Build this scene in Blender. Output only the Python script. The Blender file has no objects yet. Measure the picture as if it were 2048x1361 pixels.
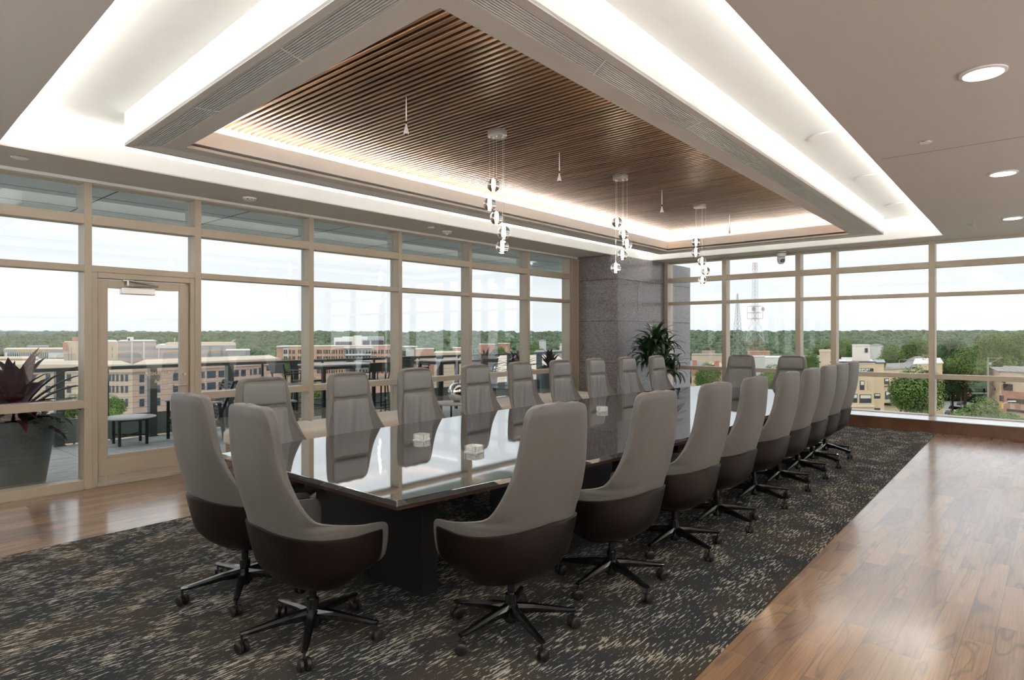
import bpy, math, random
from math import sin, cos, pi, radians, sqrt
from mathutils import Vector, Matrix, noise
random.seed(7)
SC = bpy.context.scene
COL = SC.collection

# ------------------------------------------------------------------ camera
H = 1.56            # eye height
FPX = 1267.0        # focal length for a 2048 px wide frame
YAW = radians(40.86)
FW = (cos(YAW), sin(YAW)); RT = (sin(YAW), -cos(YAW))
cam_d = bpy.data.cameras.new('camera'); cam = bpy.data.objects.new('camera', cam_d); COL.objects.link(cam)
cam_d.sensor_width = 36; cam_d.lens = FPX / 2048 * 36
cam_d.shift_y = -10.5 / 2048
cam_d.clip_start = 0.05; cam_d.clip_end = 8000
cam.location = (0, 0, H); cam.rotation_euler = (pi / 2, 0, YAW - pi / 2)
SC.camera = cam

# ------------------------------------------------------------------ view and sky
SC.view_settings.view_transform = 'Standard'
SC.view_settings.look = 'None'
SC.view_settings.gamma = 1
SC.view_settings.use_curve_mapping = False
SC.view_settings.exposure = 0.35

world = bpy.data.worlds.new('overcast_sky'); SC.world = world; world.use_nodes = True
wn = world.node_tree.nodes; wl = world.node_tree.links; wn.clear()
def wnode(t, **k):
    n = wn.new(t)
    for a, b in k.items(): setattr(n, a, b)
    return n
w_out = wnode('ShaderNodeOutputWorld'); w_bg = wnode('ShaderNodeBackground'); w_tc = wnode('ShaderNodeTexCoord')
w_sep = wnode('ShaderNodeSeparateXYZ'); w_rmp = wnode('ShaderNodeValToRGB'); w_map = wnode('ShaderNodeMapping')
w_noi = wnode('ShaderNodeTexNoise'); w_mix = wnode('ShaderNodeMixRGB', blend_type='MULTIPLY')
w_nr = wnode('ShaderNodeMapRange')
wl.new(w_tc.outputs['Generated'], w_sep.inputs[0]); wl.new(w_sep.outputs['Z'], w_rmp.inputs[0])
e = w_rmp.color_ramp.elements
e[0].position = 0.0; e[0].color = (0.70, 0.745, 0.78, 1)
e[1].position = 1.0; e[1].color = (1.0, 1.0, 1.0, 1)
k = w_rmp.color_ramp.elements.new(0.10); k.color = (0.74, 0.785, 0.83, 1)
k = w_rmp.color_ramp.elements.new(0.30); k.color = (0.84, 0.88, 0.92, 1)
w_map.inputs['Scale'].default_value = (1.2, 1.2, 9)
wl.new(w_tc.outputs['Generated'], w_map.inputs[0]); wl.new(w_map.outputs[0], w_noi.inputs['Vector'])
w_noi.inputs['Scale'].default_value = 2.2; w_noi.inputs['Detail'].default_value = 4
wl.new(w_noi.outputs['Fac'], w_nr.inputs[0]); w_nr.inputs[1].default_value = .3; w_nr.inputs[2].default_value = .7
w_nr.inputs[3].default_value = .93; w_nr.inputs[4].default_value = 1.07
wl.new(w_rmp.outputs[0], w_mix.inputs[1]); wl.new(w_nr.outputs[0], w_mix.inputs[2]); w_mix.inputs[0].default_value = 1
wl.new(w_mix.outputs[0], w_bg.inputs[0]); w_bg.inputs[1].default_value = 1.22
wl.new(w_bg.outputs[0], w_out.inputs[0])

def area_light(name, loc, rot, sx, sy, power, color=(1, 1, 1)):
    d = bpy.data.lights.new(name, 'AREA'); d.shape = 'RECTANGLE'; d.size = sx; d.size_y = sy
    d.energy = power; d.color = color
    o = bpy.data.objects.new(name, d); COL.objects.link(o); o.location = loc; o.rotation_euler = rot
    return o

sd = bpy.data.lights.new('sun', 'SUN'); sd.energy = 3.6; sd.angle = radians(25); sd.color = (1.0, .95, .88)
so = bpy.data.objects.new('sun', sd); COL.objects.link(so); so.rotation_euler = (radians(50), 0, radians(-55))

# ------------------------------------------------------------------ layout
CEIL = 3.125; RECESS = 3.40; SLAT = 3.42
LW = 7.42           # inner face of the left window wall
BW = 12.60          # inner face of the back window wall
T1 = (2.68, 2.78); T2 = (2.20, 2.265); MR = (0.82, 0.90)
OPEN = [(0.93, 1.14), (1.167, 6.60), (12.02, 6.63), (11.97, 1.39)]
BOX = [(1.656, 1.863), (1.868, 5.859), (11.197, 5.881), (11.248, 2.076)]
INN = [(2.055, 2.237), (2.217, 5.497), (10.887, 5.563), (10.85, 2.461)]

def ray(u):
    k = (u - 1024) / FPX
    return (FW[0] + k * RT[0], FW[1] + k * RT[1])
def at(u, t, z=0.0):
    d = ray(u); return Vector((d[0] * t, d[1] * t, z))
def zof(v, t): return H - (v - 670) * t / FPX

# ------------------------------------------------------------------ materials
def new_mat(name):
    m = bpy.data.materials.new(name); m.use_nodes = True
    nt = m.node_tree; b = nt.nodes['Principled BSDF']
    return m, nt, b
def N(nt, t, **k):
    n = nt.nodes.new(t)
    for a, b in k.items(): setattr(n, a, b)
    return n
def simple(name, col, rough=.5, metal=0, spec=.5, var=0.0, scale=8, bump=0, bscale=200, coat=0, emit=None, es=0, sheen=0):
    m, nt, b = new_mat(name)
    b.inputs['Roughness'].default_value = rough; b.inputs['Metallic'].default_value = metal
    b.inputs['Specular IOR Level'].default_value = spec
    b.inputs['Coat Weight'].default_value = coat; b.inputs['Coat Roughness'].default_value = .08
    b.inputs['Sheen Weight'].default_value = sheen
    tc = N(nt, 'ShaderNodeTexCoord'); nz = N(nt, 'ShaderNodeTexNoise'); nz.inputs['Scale'].default_value = scale
    nz.inputs['Detail'].default_value = 3
    nt.links.new(tc.outputs['Object'], nz.inputs['Vector'])
    r = N(nt, 'ShaderNodeValToRGB')
    r.color_ramp.elements[0].position = .3; r.color_ramp.elements[1].position = .7
    r.color_ramp.elements[0].color = tuple(c * (1 - var) for c in col) + (1,)
    r.color_ramp.elements[1].color = tuple(min(1, c * (1 + var)) for c in col) + (1,)
    nt.links.new(nz.outputs['Fac'], r.inputs[0]); nt.links.new(r.outputs[0], b.inputs['Base Color'])
    if bump:
        n2 = N(nt, 'ShaderNodeTexNoise'); n2.inputs['Scale'].default_value = bscale; n2.inputs['Detail'].default_value = 2
        nt.links.new(tc.outputs['Object'], n2.inputs['Vector'])
        bp = N(nt, 'ShaderNodeBump'); bp.inputs['Strength'].default_value = bump; bp.inputs['Distance'].default_value = .002
        nt.links.new(n2.outputs['Fac'], bp.inputs['Height']); nt.links.new(bp.outputs[0], b.inputs['Normal'])
    if emit:
        b.inputs['Emission Color'].default_value = tuple(emit) + (1,); b.inputs['Emission Strength'].default_value = es
    return m

def glass_mat(name, tint=(1, 1, 1), f0=.04, f90=.9, rough=0.0, power=5):
    m = bpy.data.materials.new(name); m.use_nodes = True; nt = m.node_tree; nt.nodes.clear()
    o = N(nt, 'ShaderNodeOutputMaterial'); mx = N(nt, 'ShaderNodeMixShader'); tr = N(nt, 'ShaderNodeBsdfTransparent')
    gl = N(nt, 'ShaderNodeBsdfGlossy'); lw = N(nt, 'ShaderNodeLayerWeight'); pw = N(nt, 'ShaderNodeMath', operation='POWER')
    mr = N(nt, 'ShaderNodeMapRange')
    tr.inputs[0].default_value = tuple(tint) + (1,); gl.inputs['Roughness'].default_value = rough
    nt.links.new(lw.outputs['Facing'], pw.inputs[0]); pw.inputs[1].default_value = power
    nt.links.new(pw.outputs[0], mr.inputs[0]); mr.inputs[3].default_value = f0; mr.inputs[4].default_value = f90
    nt.links.new(mr.outputs[0], mx.inputs[0]); nt.links.new(tr.outputs[0], mx.inputs[1]); nt.links.new(gl.outputs[0], mx.inputs[2])
    nt.links.new(mx.outputs[0], o.inputs[0])
    return m

def wood_floor_mat():
    m, nt, b = new_mat('koa_plank_floor'); L = nt.links.new
    tc = N(nt, 'ShaderNodeTexCoord'); sp = N(nt, 'ShaderNodeSeparateXYZ'); L(tc.outputs['Object'], sp.inputs[0])
    def mth(op, a, bb=None, c=None):
        n = N(nt, 'ShaderNodeMath', operation=op)
        for i, v in enumerate((a, bb, c)):
            if v is None: continue
            if isinstance(v, (int, float)): n.inputs[i].default_value = v
            else: L(v, n.inputs[i])
        return n.outputs[0]
    PW, PL = .127, .72
    yy = mth('DIVIDE', sp.outputs['Y'], PW); row = mth('FLOOR', yy); fy = mth('FRACT', yy)
    wr = N(nt, 'ShaderNodeTexWhiteNoise', noise_dimensions='1D'); L(row, wr.inputs['W'])
    xo = mth('ADD', mth('DIVIDE', sp.outputs['X'], PL), mth('MULTIPLY', wr.outputs['Value'], 7.3))
    colid = mth('FLOOR', xo); fx = mth('FRACT', xo)
    cb = N(nt, 'ShaderNodeCombineXYZ'); L(row, cb.inputs[0]); L(colid, cb.inputs[1])
    wp = N(nt, 'ShaderNodeTexWhiteNoise', noise_dimensions='3D'); L(cb.outputs[0], wp.inputs['Vector'])
    # grain space, shifted for each plank
    sc = N(nt, 'ShaderNodeVectorMath', operation='MULTIPLY'); L(tc.outputs['Object'], sc.inputs[0]); sc.inputs[1].default_value = (1.15, 6.0, 1)
    sh = N(nt, 'ShaderNodeVectorMath', operation='SCALE'); L(wp.outputs['Color'], sh.inputs[0]); sh.inputs['Scale'].default_value = 37
    ad = N(nt, 'ShaderNodeVectorMath', operation='ADD'); L(sc.outputs[0], ad.inputs[0]); L(sh.outputs[0], ad.inputs[1])
    n1 = N(nt, 'ShaderNodeTexNoise'); n1.inputs['Scale'].default_value = 1.0; n1.inputs['Detail'].default_value = 1.2; n1.inputs['Distortion'].default_value = .9
    L(ad.outputs[0], n1.inputs['Vector'])
    rings = mth('FRACT', mth('MULTIPLY', n1.outputs['Fac'], 3.8))
    tri = mth('ABSOLUTE', mth('SUBTRACT', rings, .5))          # 0..0.5
    sc2 = N(nt, 'ShaderNodeVectorMath', operation='MULTIPLY'); L(ad.outputs[0], sc2.inputs[0]); sc2.inputs[1].default_value = (3, 22, 1)
    n2 = N(nt, 'ShaderNodeTexNoise'); n2.inputs['Scale'].default_value = 1; n2.inputs['Detail'].default_value = 4; L(sc2.outputs[0], n2.inputs['Vector'])
    tone = N(nt, 'ShaderNodeValToRGB')
    cr = tone.color_ramp; cr.elements[0].position = .0; cr.elements[0].color = (.12, .06, .034, 1)
    cr.elements[1].position = 1; cr.elements[1].color = (.47, .28, .135, 1)
    kk = cr.elements.new(.4); kk.color = (.22, .115, .06, 1)
    kk = cr.elements.new(.7); kk.color = (.34, .188, .09, 1)
    tsum = mth('ADD', mth('MULTIPLY', wp.outputs['Value'], .42), mth('MULTIPLY', n1.outputs['Fac'], .75))
    tsum = mth('SUBTRACT', tsum, .08)
    L(tsum, tone.inputs[0])
    dk = N(nt, 'ShaderNodeMapRange'); L(tri, dk.inputs[0]); dk.inputs[1].default_value = .0; dk.inputs[2].default_value = .13
    dk.inputs[3].default_value = .56; dk.inputs[4].default_value = 1.0
    m1 = N(nt, 'ShaderNodeMixRGB', blend_type='MULTIPLY'); m1.inputs[0].default_value = 1; L(tone.outputs[0], m1.inputs[1]); L(dk.outputs[0], m1.inputs[2])
    fn = N(nt, 'ShaderNodeMapRange'); L(n2.outputs['Fac'], fn.inputs[0]); fn.inputs[1].default_value = .3; fn.inputs[2].default_value = .7; fn.inputs[3].default_value = .72; fn.inputs[4].default_value = 1.22
    m2 = N(nt, 'ShaderNodeMixRGB', blend_type='MULTIPLY'); m2.inputs[0].default_value = 1; L(m1.outputs[0], m2.inputs[1]); L(fn.outputs[0], m2.inputs[2])
    ey = mth('MINIMUM', fy, mth('SUBTRACT', 1.0, fy)); ex = mth('MINIMUM', fx, mth('SUBTRACT', 1.0, fx))
    gap = mth('MINIMUM', mth('MULTIPLY', ey, PW), mth('MULTIPLY', ex, PL))
    gm = N(nt, 'ShaderNodeMapRange'); L(gap, gm.inputs[0]); gm.inputs[1].default_value = .0006; gm.inputs[2].default_value = .002
    gm.inputs[3].default_value = .35; gm.inputs[4].default_value = 1
    m3 = N(nt, 'ShaderNodeMixRGB', blend_type='MULTIPLY'); m3.inputs[0].default_value = 1; L(m2.outputs[0], m3.inputs[1]); L(gm.outputs[0], m3.inputs[2])
    L(m3.outputs[0], b.inputs['Base Color'])
    b.inputs['Roughness'].default_value = .4; b.inputs['IOR'].default_value = 1.5
    b.inputs['Coat Weight'].default_value = 1.0; b.inputs['Coat Roughness'].default_value = .17; b.inputs['Coat IOR'].default_value = 2.3
    return m

def carpet_mat():
    m, nt, b = new_mat('patterned_carpet_pile'); L = nt.links.new
    tc = N(nt, 'ShaderNodeTexCoord')
    def nz(scale, detail=3, rough=.5, dist=0):
        mp = N(nt, 'ShaderNodeMapping'); mp.inputs['Scale'].default_value = scale; L(tc.outputs['Object'], mp.inputs[0])
        n = N(nt, 'ShaderNodeTexNoise'); n.inputs['Scale'].default_value = 1; n.inputs['Detail'].default_value = detail
        n.inputs['Roughness'].default_value = rough; n.inputs['Distortion'].default_value = dist
        L(mp.outputs[0], n.inputs['Vector']); return n.outputs['Fac']
    patch = nz((1.7, 2.2, 1), 3); streak = nz((14, 100, 1), 2.5, .55, .35); fine = nz((190, 190, 1), 1); zone = nz((3.4, 5.0, 1), 2)
    base = N(nt, 'ShaderNodeValToRGB'); L(patch, base.inputs[0])
    base.color_ramp.elements[0].position = .44; base.color_ramp.elements[0].color = (.033, .036, .038, 1)
    base.color_ramp.elements[1].position = .58; base.color_ramp.elements[1].color = (.053, .047, .039, 1)
    a = N(nt, 'ShaderNodeMath', operation='MULTIPLY_ADD'); L(zone, a.inputs[0]); a.inputs[1].default_value = .42; a.inputs[2].default_value = -.21
    s = N(nt, 'ShaderNodeMath', operation='ADD'); L(streak, s.inputs[0]); L(a.outputs[0], s.inputs[1])
    th = N(nt, 'ShaderNodeMapRange'); L(s.outputs[0], th.inputs[0]); th.inputs[1].default_value = .582; th.inputs[2].default_value = .615
    mx = N(nt, 'ShaderNodeMixRGB'); L(th.outputs[0], mx.inputs[0]); L(base.outputs[0], mx.inputs[1]); mx.inputs[2].default_value = (.40, .365, .31, 1)
    f = N(nt, 'ShaderNodeMapRange'); L(fine, f.inputs[0]); f.inputs[1].default_value = .3; f.inputs[2].default_value = .7; f.inputs[3].default_value = .6; f.inputs[4].default_value = 1.4
    m2 = N(nt, 'ShaderNodeMixRGB', blend_type='MULTIPLY'); m2.inputs[0].default_value = 1; L(mx.outputs[0], m2.inputs[1]); L(f.outputs[0], m2.inputs[2])
    L(m2.outputs[0], b.inputs['Base Color']); b.inputs['Roughness'].default_value = 1; b.inputs['Specular IOR Level'].default_value = .1
    bp = N(nt, 'ShaderNodeBump'); bp.inputs['Strength'].default_value = .6; bp.inputs['Distance'].default_value = .004
    L(fine, bp.inputs['Height']); L(bp.outputs[0], b.inputs['Normal'])
    return m

def granite_mat():
    m, nt, b = new_mat('speckled_granite'); L = nt.links.new
    tc = N(nt, 'ShaderNodeTexCoord'); v = N(nt, 'ShaderNodeTexVoronoi'); v.inputs['Scale'].default_value = 110
    L(tc.outputs['Object'], v.inputs['Vector'])
    bw = N(nt, 'ShaderNodeRGBToBW'); L(v.outputs['Color'], bw.inputs[0])
    r = N(nt, 'ShaderNodeValToRGB'); L(bw.outputs[0], r.inputs[0])
    r.color_ramp.elements[0].position = .15; r.color_ramp.elements[0].color = (.075, .068, .073, 1)
    r.color_ramp.elements[1].position = .85; r.color_ramp.elements[1].color = (.31, .28, .285, 1)
    L(r.outputs[0], b.inputs['Base Color']); b.inputs['Roughness'].default_value = .22
    return m

def banded_mat(name, a, c, period, off=0, duty=.5, grid=None):
    m, nt, b = new_mat(name); L = nt.links.new
    g = N(nt, 'ShaderNodeNewGeometry'); sp = N(nt, 'ShaderNodeSeparateXYZ'); L(g.outputs['Position'], sp.inputs[0])
    d = N(nt, 'ShaderNodeMath', operation='MULTIPLY_ADD'); L(sp.outputs['Z'], d.inputs[0]); d.inputs[1].default_value = 1 / period; d.inputs[2].default_value = off
    fr = N(nt, 'ShaderNodeMath', operation='FRACT'); L(d.outputs[0], fr.inputs[0])
    gt = N(nt, 'ShaderNodeMath', operation='GREATER_THAN'); L(fr.outputs[0], gt.inputs[0]); gt.inputs[1].default_value = duty
    mx = N(nt, 'ShaderNodeMixRGB'); L(gt.outputs[0], mx.inputs[0]); mx.inputs[1].default_value = a + (1,); mx.inputs[2].default_value = c + (1,)
    L(mx.outputs[0], b.inputs['Base Color']); b.inputs['Roughness'].default_value = .8
    return m

def slat_wood_mat():
    m, nt, b = new_mat('walnut_slats'); L = nt.links.new
    tc = N(nt, 'ShaderNodeTexCoord'); mp = N(nt, 'ShaderNodeMapping'); mp.inputs['Scale'].default_value = (30, 1.4, 30)
    L(tc.outputs['Object'], mp.inputs[0]); n = N(nt, 'ShaderNodeTexNoise'); n.inputs['Detail'].default_value = 4; n.inputs['Scale'].default_value = 1
    L(mp.outputs[0], n.inputs['Vector']); r = N(nt, 'ShaderNodeValToRGB'); L(n.outputs['Fac'], r.inputs[0])
    r.color_ramp.elements[0].position = .3; r.color_ramp.elements[0].color = (.055, .027, .014, 1)
    r.color_ramp.elements[1].position = .7; r.color_ramp.elements[1].color = (.20, .112, .060, 1)
    L(r.outputs[0], b.inputs['Base Color']); b.inputs['Roughness'].default_value = .38
    return m

M = {}
M['ceiling'] = simple('taupe_ceiling_paint', (.575, .545, .505), .85, spec=.2, var=.01, scale=2)
M['white'] = simple('white_ceiling_paint', (.80, .80, .78), .8, spec=.2, var=.01)
M['wall'] = simple('beige_wall_paint', (.78, .75, .70), .85, spec=.2, var=.02)
M['mullion'] = simple('champagne_anodised_aluminium', (.46, .40, .32), .42, metal=.25, spec=.4, var=.02)
M['alu'] = simple('brushed_aluminium', (.62, .62, .62), .3, metal=.9, var=.03)
M['grille'] = simple('pale_grille_bars', (.66, .65, .63), .4, metal=.2)
M['greybox'] = simple('dark_duct_paint', (.05, .048, .045), .8)
M['silver'] = simple('satin_silver_sill', (.70, .72, .75), .22, metal=.7, var=.02)
M['glass'] = glass_mat('clear_window_glass', (.985, .995, .99), .12, .8)
M['glass2'] = glass_mat('clear_back_window_glass', (.99, .995, .99), .085, .8)
M['globe'] = bpy.data.materials.new('cast_glass_globe'); M['globe'].use_nodes = True
_g = M['globe'].node_tree; _g.nodes.clear(); _o = _g.nodes.new('ShaderNodeOutputMaterial'); _b = _g.nodes.new('ShaderNodeBsdfGlass')
_b.inputs['IOR'].default_value = 1.45; _b.inputs['Roughness'].default_value = 0; _b.inputs['Color'].default_value = (.96, .97, 1, 1); _g.links.new(_b.outputs[0], _o.inputs[0])
M['crystal'] = simple('crystal_glass', (.80, .84, .82), .12, spec=1, var=.2, scale=60)
M['floor'] = wood_floor_mat()
M['carpet'] = carpet_mat()
M['granite'] = granite_mat()
M['slats'] = slat_wood_mat()
M['dark'] = simple('dark_void_paint', (.02, .017, .014), .9, spec=.1)
M['curb'] = simple('stained_walnut_panel', (.125, .055, .028), .35, var=.35, scale=5, coat=.2)
M['leather'] = simple('grey_leather', (.105, .100, .094), .42, var=.03, scale=30, bump=.25, bscale=420, sheen=.08)
M['leather2'] = simple('grey_leather_pad', (.165, .168, .173), .36, var=.03, scale=30, bump=.25, bscale=420, sheen=.08)
M['shell'] = simple('dark_brown_leather_shell', (.008, .0042, .003), .33, spec=.3, var=.15, scale=20, bump=.2, bscale=380)
M['trim'] = simple('taupe_leather_piping', (.34, .31, .27), .45)
M['black'] = simple('black_enamel_metal', (.008, .008, .009), .22, var=.05, coat=.5)
M['caster'] = simple('black_nylon_caster', (.018, .014, .013), .35)
M['chrome'] = simple('polished_chrome', (.85, .85, .87), .06, metal=1)
M['tabletop'] = simple('polished_umber_tabletop', (.034, .030, .030), .035, spec=1, var=.2, scale=60)
M['tabletop'].node_tree.nodes['Principled BSDF'].inputs['IOR'].default_value = 3.6
M['tableedge'] = simple('bevelled_umber_edge', (.06, .03, .022), .3)
M['tablebase'] = simple('espresso_table_base', (.010, .009, .010), .45, var=.1)
M['boucle'] = simple('oatmeal_boucle', (.74, .69, .62), .95, var=.2, scale=120, bump=.9, bscale=150, spec=.1)
M['benchbase'] = simple('tan_bench_base', (.33, .24, .165), .7, var=.05)
M['frost'] = simple('frosted_lamp_core', (1, .95, .85), .4, emit=(1, .84, .64), es=7)
M['lamp'] = simple('downlight_diffuser', (1, 1, 1), .5, emit=(1, .98, .94), es=3.0)
M['whiteplastic'] = simple('white_plastic', (.75, .75, .74), .4)
M['blackplastic'] = simple('black_plastic', (.012, .012, .014), .2)
M['leaf'] = simple('deep_green_leaf', (.022, .055, .018), .32, var=.5, scale=6)
M['burgundy'] = simple('burgundy_leaf', (.060, .010, .015), .5, var=.5, scale=7)
M['purple'] = simple('plum_black_leaf', (.040, .012, .020), .42, var=.6, scale=7)
M['vine'] = simple('light_green_vine', (.12, .20, .05), .5, var=.4, scale=20)
M['soil'] = simple('potting_soil', (.03, .02, .014), .95, var=.3, scale=40)
M['pot'] = simple('slate_grey_planter', (.10, .125, .125), .45, var=.12, scale=5)
M['paver'] = simple('blue_grey_paver', (.50, .53, .54), .75, var=.12, scale=7, bump=.2, bscale=90)
M['grout'] = simple('paver_joint', (.05, .055, .06), .9)
M['rail'] = simple('grey_green_railing_paint', (.085, .115, .112), .45, var=.05)
M['parapet'] = simple('grey_green_parapet_board', (.27, .32, .30), .6, var=.06)
M['soffit'] = simple('outdoor_soffit_panel', (.55, .64, .67), .6, var=.03)
M['patiotop'] = simple('pale_stone_top', (.46, .45, .43), .4, var=.05)
M['patioblack'] = simple('charcoal_outdoor_metal', (.014, .018, .018), .4)
M['mirror'] = simple('mirror_steel', (.85, .87, .9), .03, metal=1)
M['pinkstone'] = simple('pink_granite_cladding', (.60, .43, .37), .8, var=.06, scale=.3)
M['tanstone'] = simple('buff_stone', (.72, .58, .44), .8, var=.04, scale=.3)
M['winblue'] = simple('dark_blue_window_glass', (.05, .085, .12), .15, spec=.8, var=.3, scale=.5)
M['windark'] = simple('dark_window_glass', (.035, .04, .05), .2, spec=.6, var=.3, scale=.5)
M['cream'] = simple('cream_stucco', (.80, .62, .40), .85, var=.03, scale=.4)
M['creamlight'] = simple('pale_cream_paint', (.86, .78, .68), .85, var=.02)
M['brick'] = simple('red_brick_wall', (.55, .28, .21), .85, var=.1, scale=1)
M['brickpink'] = simple('salmon_brick_wall', (.70, .45, .34), .85, var=.08, scale=1)
M['whitewall'] = simple('white_stucco', (.82, .81, .78), .85, var=.03)
M['greywall'] = simple('grey_cladding', (.42, .43, .45), .8, var=.04)
M['striped'] = banded_mat('banded_block_wall', (.70, .55, .47), (.50, .50, .53), 3.4, 0.15, .48)
M['roofgrey'] = simple('weathered_roof', (.33, .32, .31), .9, var=.1, scale=.2)
M['rooftan'] = simple('pale_flat_roof', (.70, .62, .50), .9, var=.06, scale=.1)
M['signdark'] = simple('dark_sign_board', (.06, .04, .032), .5)
M['signwhite'] = simple('white_sign_letters', (.9, .9, .88), .5)
M['signyellow'] = simple('yellow_sign_letters', (.85, .62, .12), .5)
M['decal'] = simple('cream_window_lettering', (.75, .68, .5), .5)
M['road'] = simple('asphalt_road', (.36, .35, .34), .9, var=.08, scale=.2)
M['ground'] = simple('city_ground', (.30, .33, .22), .95, var=.4, scale=.02)
M['tree'] = simple('tree_foliage', (.17, .27, .075), .85, var=.55, scale=.5, spec=.1)
M['treedark'] = simple('dark_tree_foliage', (.085, .15, .06), .85, var=.5, scale=.5, spec=.1)
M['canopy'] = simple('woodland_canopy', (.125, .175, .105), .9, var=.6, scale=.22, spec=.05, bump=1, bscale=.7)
M['canopy'].node_tree.nodes['Bump'].inputs['Distance'].default_value = 1.4
M['canopyfar'] = simple('distant_woodland', (.17, .24, .215), .95, var=.25, scale=.012, spec=.02)  # blue-grey cast of distance haze mixed into the leaf colour
M['bark'] = simple('tree_bark', (.09, .065, .045), .9)
M['pole'] = simple('weathered_pole', (.40, .35, .29), .8)
M['towerred'] = simple('tower_red_paint', (.58, .17, .10), .6)
M['towerwhite'] = simple('tower_white_paint', (.74, .74, .74), .6)
M['towergrey'] = simple('galvanised_lattice', (.50, .50, .50), .6)
M['carpaint'] = simple('dark_car_paint', (.06, .05, .07), .25)
M['yellow'] = simple('signal_yellow', (.72, .42, .06), .5)
M['taillight'] = simple('signal_orange', (.75, .28, .12), .5)

# ------------------------------------------------------------------ mesh helpers
class MB:
    def __init__(s): s.v = []; s.f = []
    def add(s, vs, fs):
        o = len(s.v); s.v += [tuple(p) for p in vs]; s.f += [tuple(i + o for i in f) for f in fs]; return s
    def box(s, x0, y0, z0, x1, y1, z1):
        v = [(x0, y0, z0), (x1, y0, z0), (x1, y1, z0), (x0, y1, z0), (x0, y0, z1), (x1, y0, z1), (x1, y1, z1), (x0, y1, z1)]
        return s.add(v, [(3, 2, 1, 0), (4, 5, 6, 7), (0, 1, 5, 4), (1, 2, 6, 5), (2, 3, 7, 6), (3, 0, 4, 7)])
    def hexa(s, b, t):      # two quads (bottom, top)
        return s.add(list(b) + list(t), [(3, 2, 1, 0), (4, 5, 6, 7), (0, 1, 5, 4), (1, 2, 6, 5), (2, 3, 7, 6), (3, 0, 4, 7)])
    def prism(s, poly, z0, z1):
        n = len(poly); v = [(p[0], p[1], z0) for p in poly] + [(p[0], p[1], z1) for p in poly]
        f = [tuple(range(n))[::-1], tuple(range(n, 2 * n))] + [(i, (i + 1) % n, n + (i + 1) % n, n + i) for i in range(n)]
        return s.add(v, f)
    def ring(s, outer, inner, z0, z1):   # quad ring
        for i in range(len(outer)):
            j = (i + 1) % len(outer)
            s.hexa([(*outer[i], z0), (*outer[j], z0), (*inner[j], z0), (*inner[i], z0)], [(*outer[i], z1), (*outer[j], z1), (*inner[j], z1), (*inner[i], z1)])
        return s
    def tube(s, p0, p1, r0, r1=None, n=8, caps=True):
        r1 = r0 if r1 is None else r1
        p0 = Vector(p0); p1 = Vector(p1); d = (p1 - p0).normalized()
        a = d.orthogonal().normalized(); b = d.cross(a)
        vs = []
        for p, r in ((p0, r0), (p1, r1)):
            for i in range(n):
                q = 2 * pi * i / n; vs.append(p + a * (cos(q) * r) + b * (sin(q) * r))
        fs = [(i, (i + 1) % n, n + (i + 1) % n, n + i) for i in range(n)]
        if caps: fs += [tuple(range(n))[::-1], tuple(range(n, 2 * n))]
        return s.add(vs, fs)
    def lathe(s, prof, n=24, c=(0, 0, 0)):
        vs = []; fs = []
        for (r, z) in prof:
            for i in range(n):
                q = 2 * pi * i / n; vs.append((c[0] + r * cos(q), c[1] + r * sin(q), c[2] + z))
        for k in range(len(prof) - 1):
            for i in range(n):
                j = (i + 1) % n; fs.append((k * n + i, k * n + j, (k + 1) * n + j, (k + 1) * n + i))
        fs.append(tuple(range(n))[::-1]); fs.append(tuple(range((len(prof) - 1) * n, len(prof) * n)))
        return s.add(vs, fs)
    def grid(s, pts, closeu=False):   # pts[row][col]
        nr = len(pts); nc = len(pts[0]); vs = [p for r in pts for p in r]; fs = []
        for i in range(nr - 1):
            for j in range(nc if closeu else nc - 1):
                k = (j + 1) % nc; fs.append((i * nc + j, i * nc + k, (i + 1) * nc + k, (i + 1) * nc + j))
        return s.add(vs, fs)
    def mesh(s, name, mat, smooth=False):
        me = bpy.data.meshes.new(name); me.from_pydata(s.v, [], s.f); me.materials.append(mat)
        if smooth: me.polygons.foreach_set('use_smooth', [True] * len(me.polygons))
        me.update(); return me
    def obj(s, name, mat, parent=None, smooth=False, bevel=0, loc=None, sub=0, auto=None):
        o = bpy.data.objects.new(name, s.mesh(name, mat, smooth)); COL.objects.link(o)
        if parent: o.parent = parent
        if loc: o.location = loc
        if bevel:
            b = o.modifiers.new('bevel', 'BEVEL'); b.width = bevel; b.segments = 2; b.limit_method = 'ANGLE'
        if sub:
            b = o.modifiers.new('sub', 'SUBSURF'); b.levels = sub; b.render_levels = sub
        if auto is not None:
            o.data.set_sharp_from_angle(angle=radians(auto))
        return o

def tag(o, label=None, cat=None, group=None, kind=None):
    if label: o['label'] = label
    if cat: o['category'] = cat
    if group: o['group'] = group
    if kind: o['kind'] = kind
    return o
def empty(name, loc=(0, 0, 0), rz=0, label=None, cat=None, group=None, kind=None):
    o = bpy.data.objects.new(name, None); COL.objects.link(o); o.location = loc; o.rotation_euler = (0, 0, rz)
    o.empty_display_size = .1
    return tag(o, label, cat, group, kind)
def kids(o): return [c for c in COL.objects if c.parent == o]
def copy_tree(src, table=None):
    c = src.copy(); COL.objects.link(c)
    for ch in table[src.name]:
        d = ch.copy(); COL.objects.link(d); d.parent = c
        for g in table.get(ch.name, []):
            q = g.copy(); COL.objects.link(q); q.parent = d
    return c
def tree_table(root):
    t = {}
    t[root.name] = [o for o in COL.objects if o.parent == root]
    for c in t[root.name]: t[c.name] = [o for o in COL.objects if o.parent == c]
    return t
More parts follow.
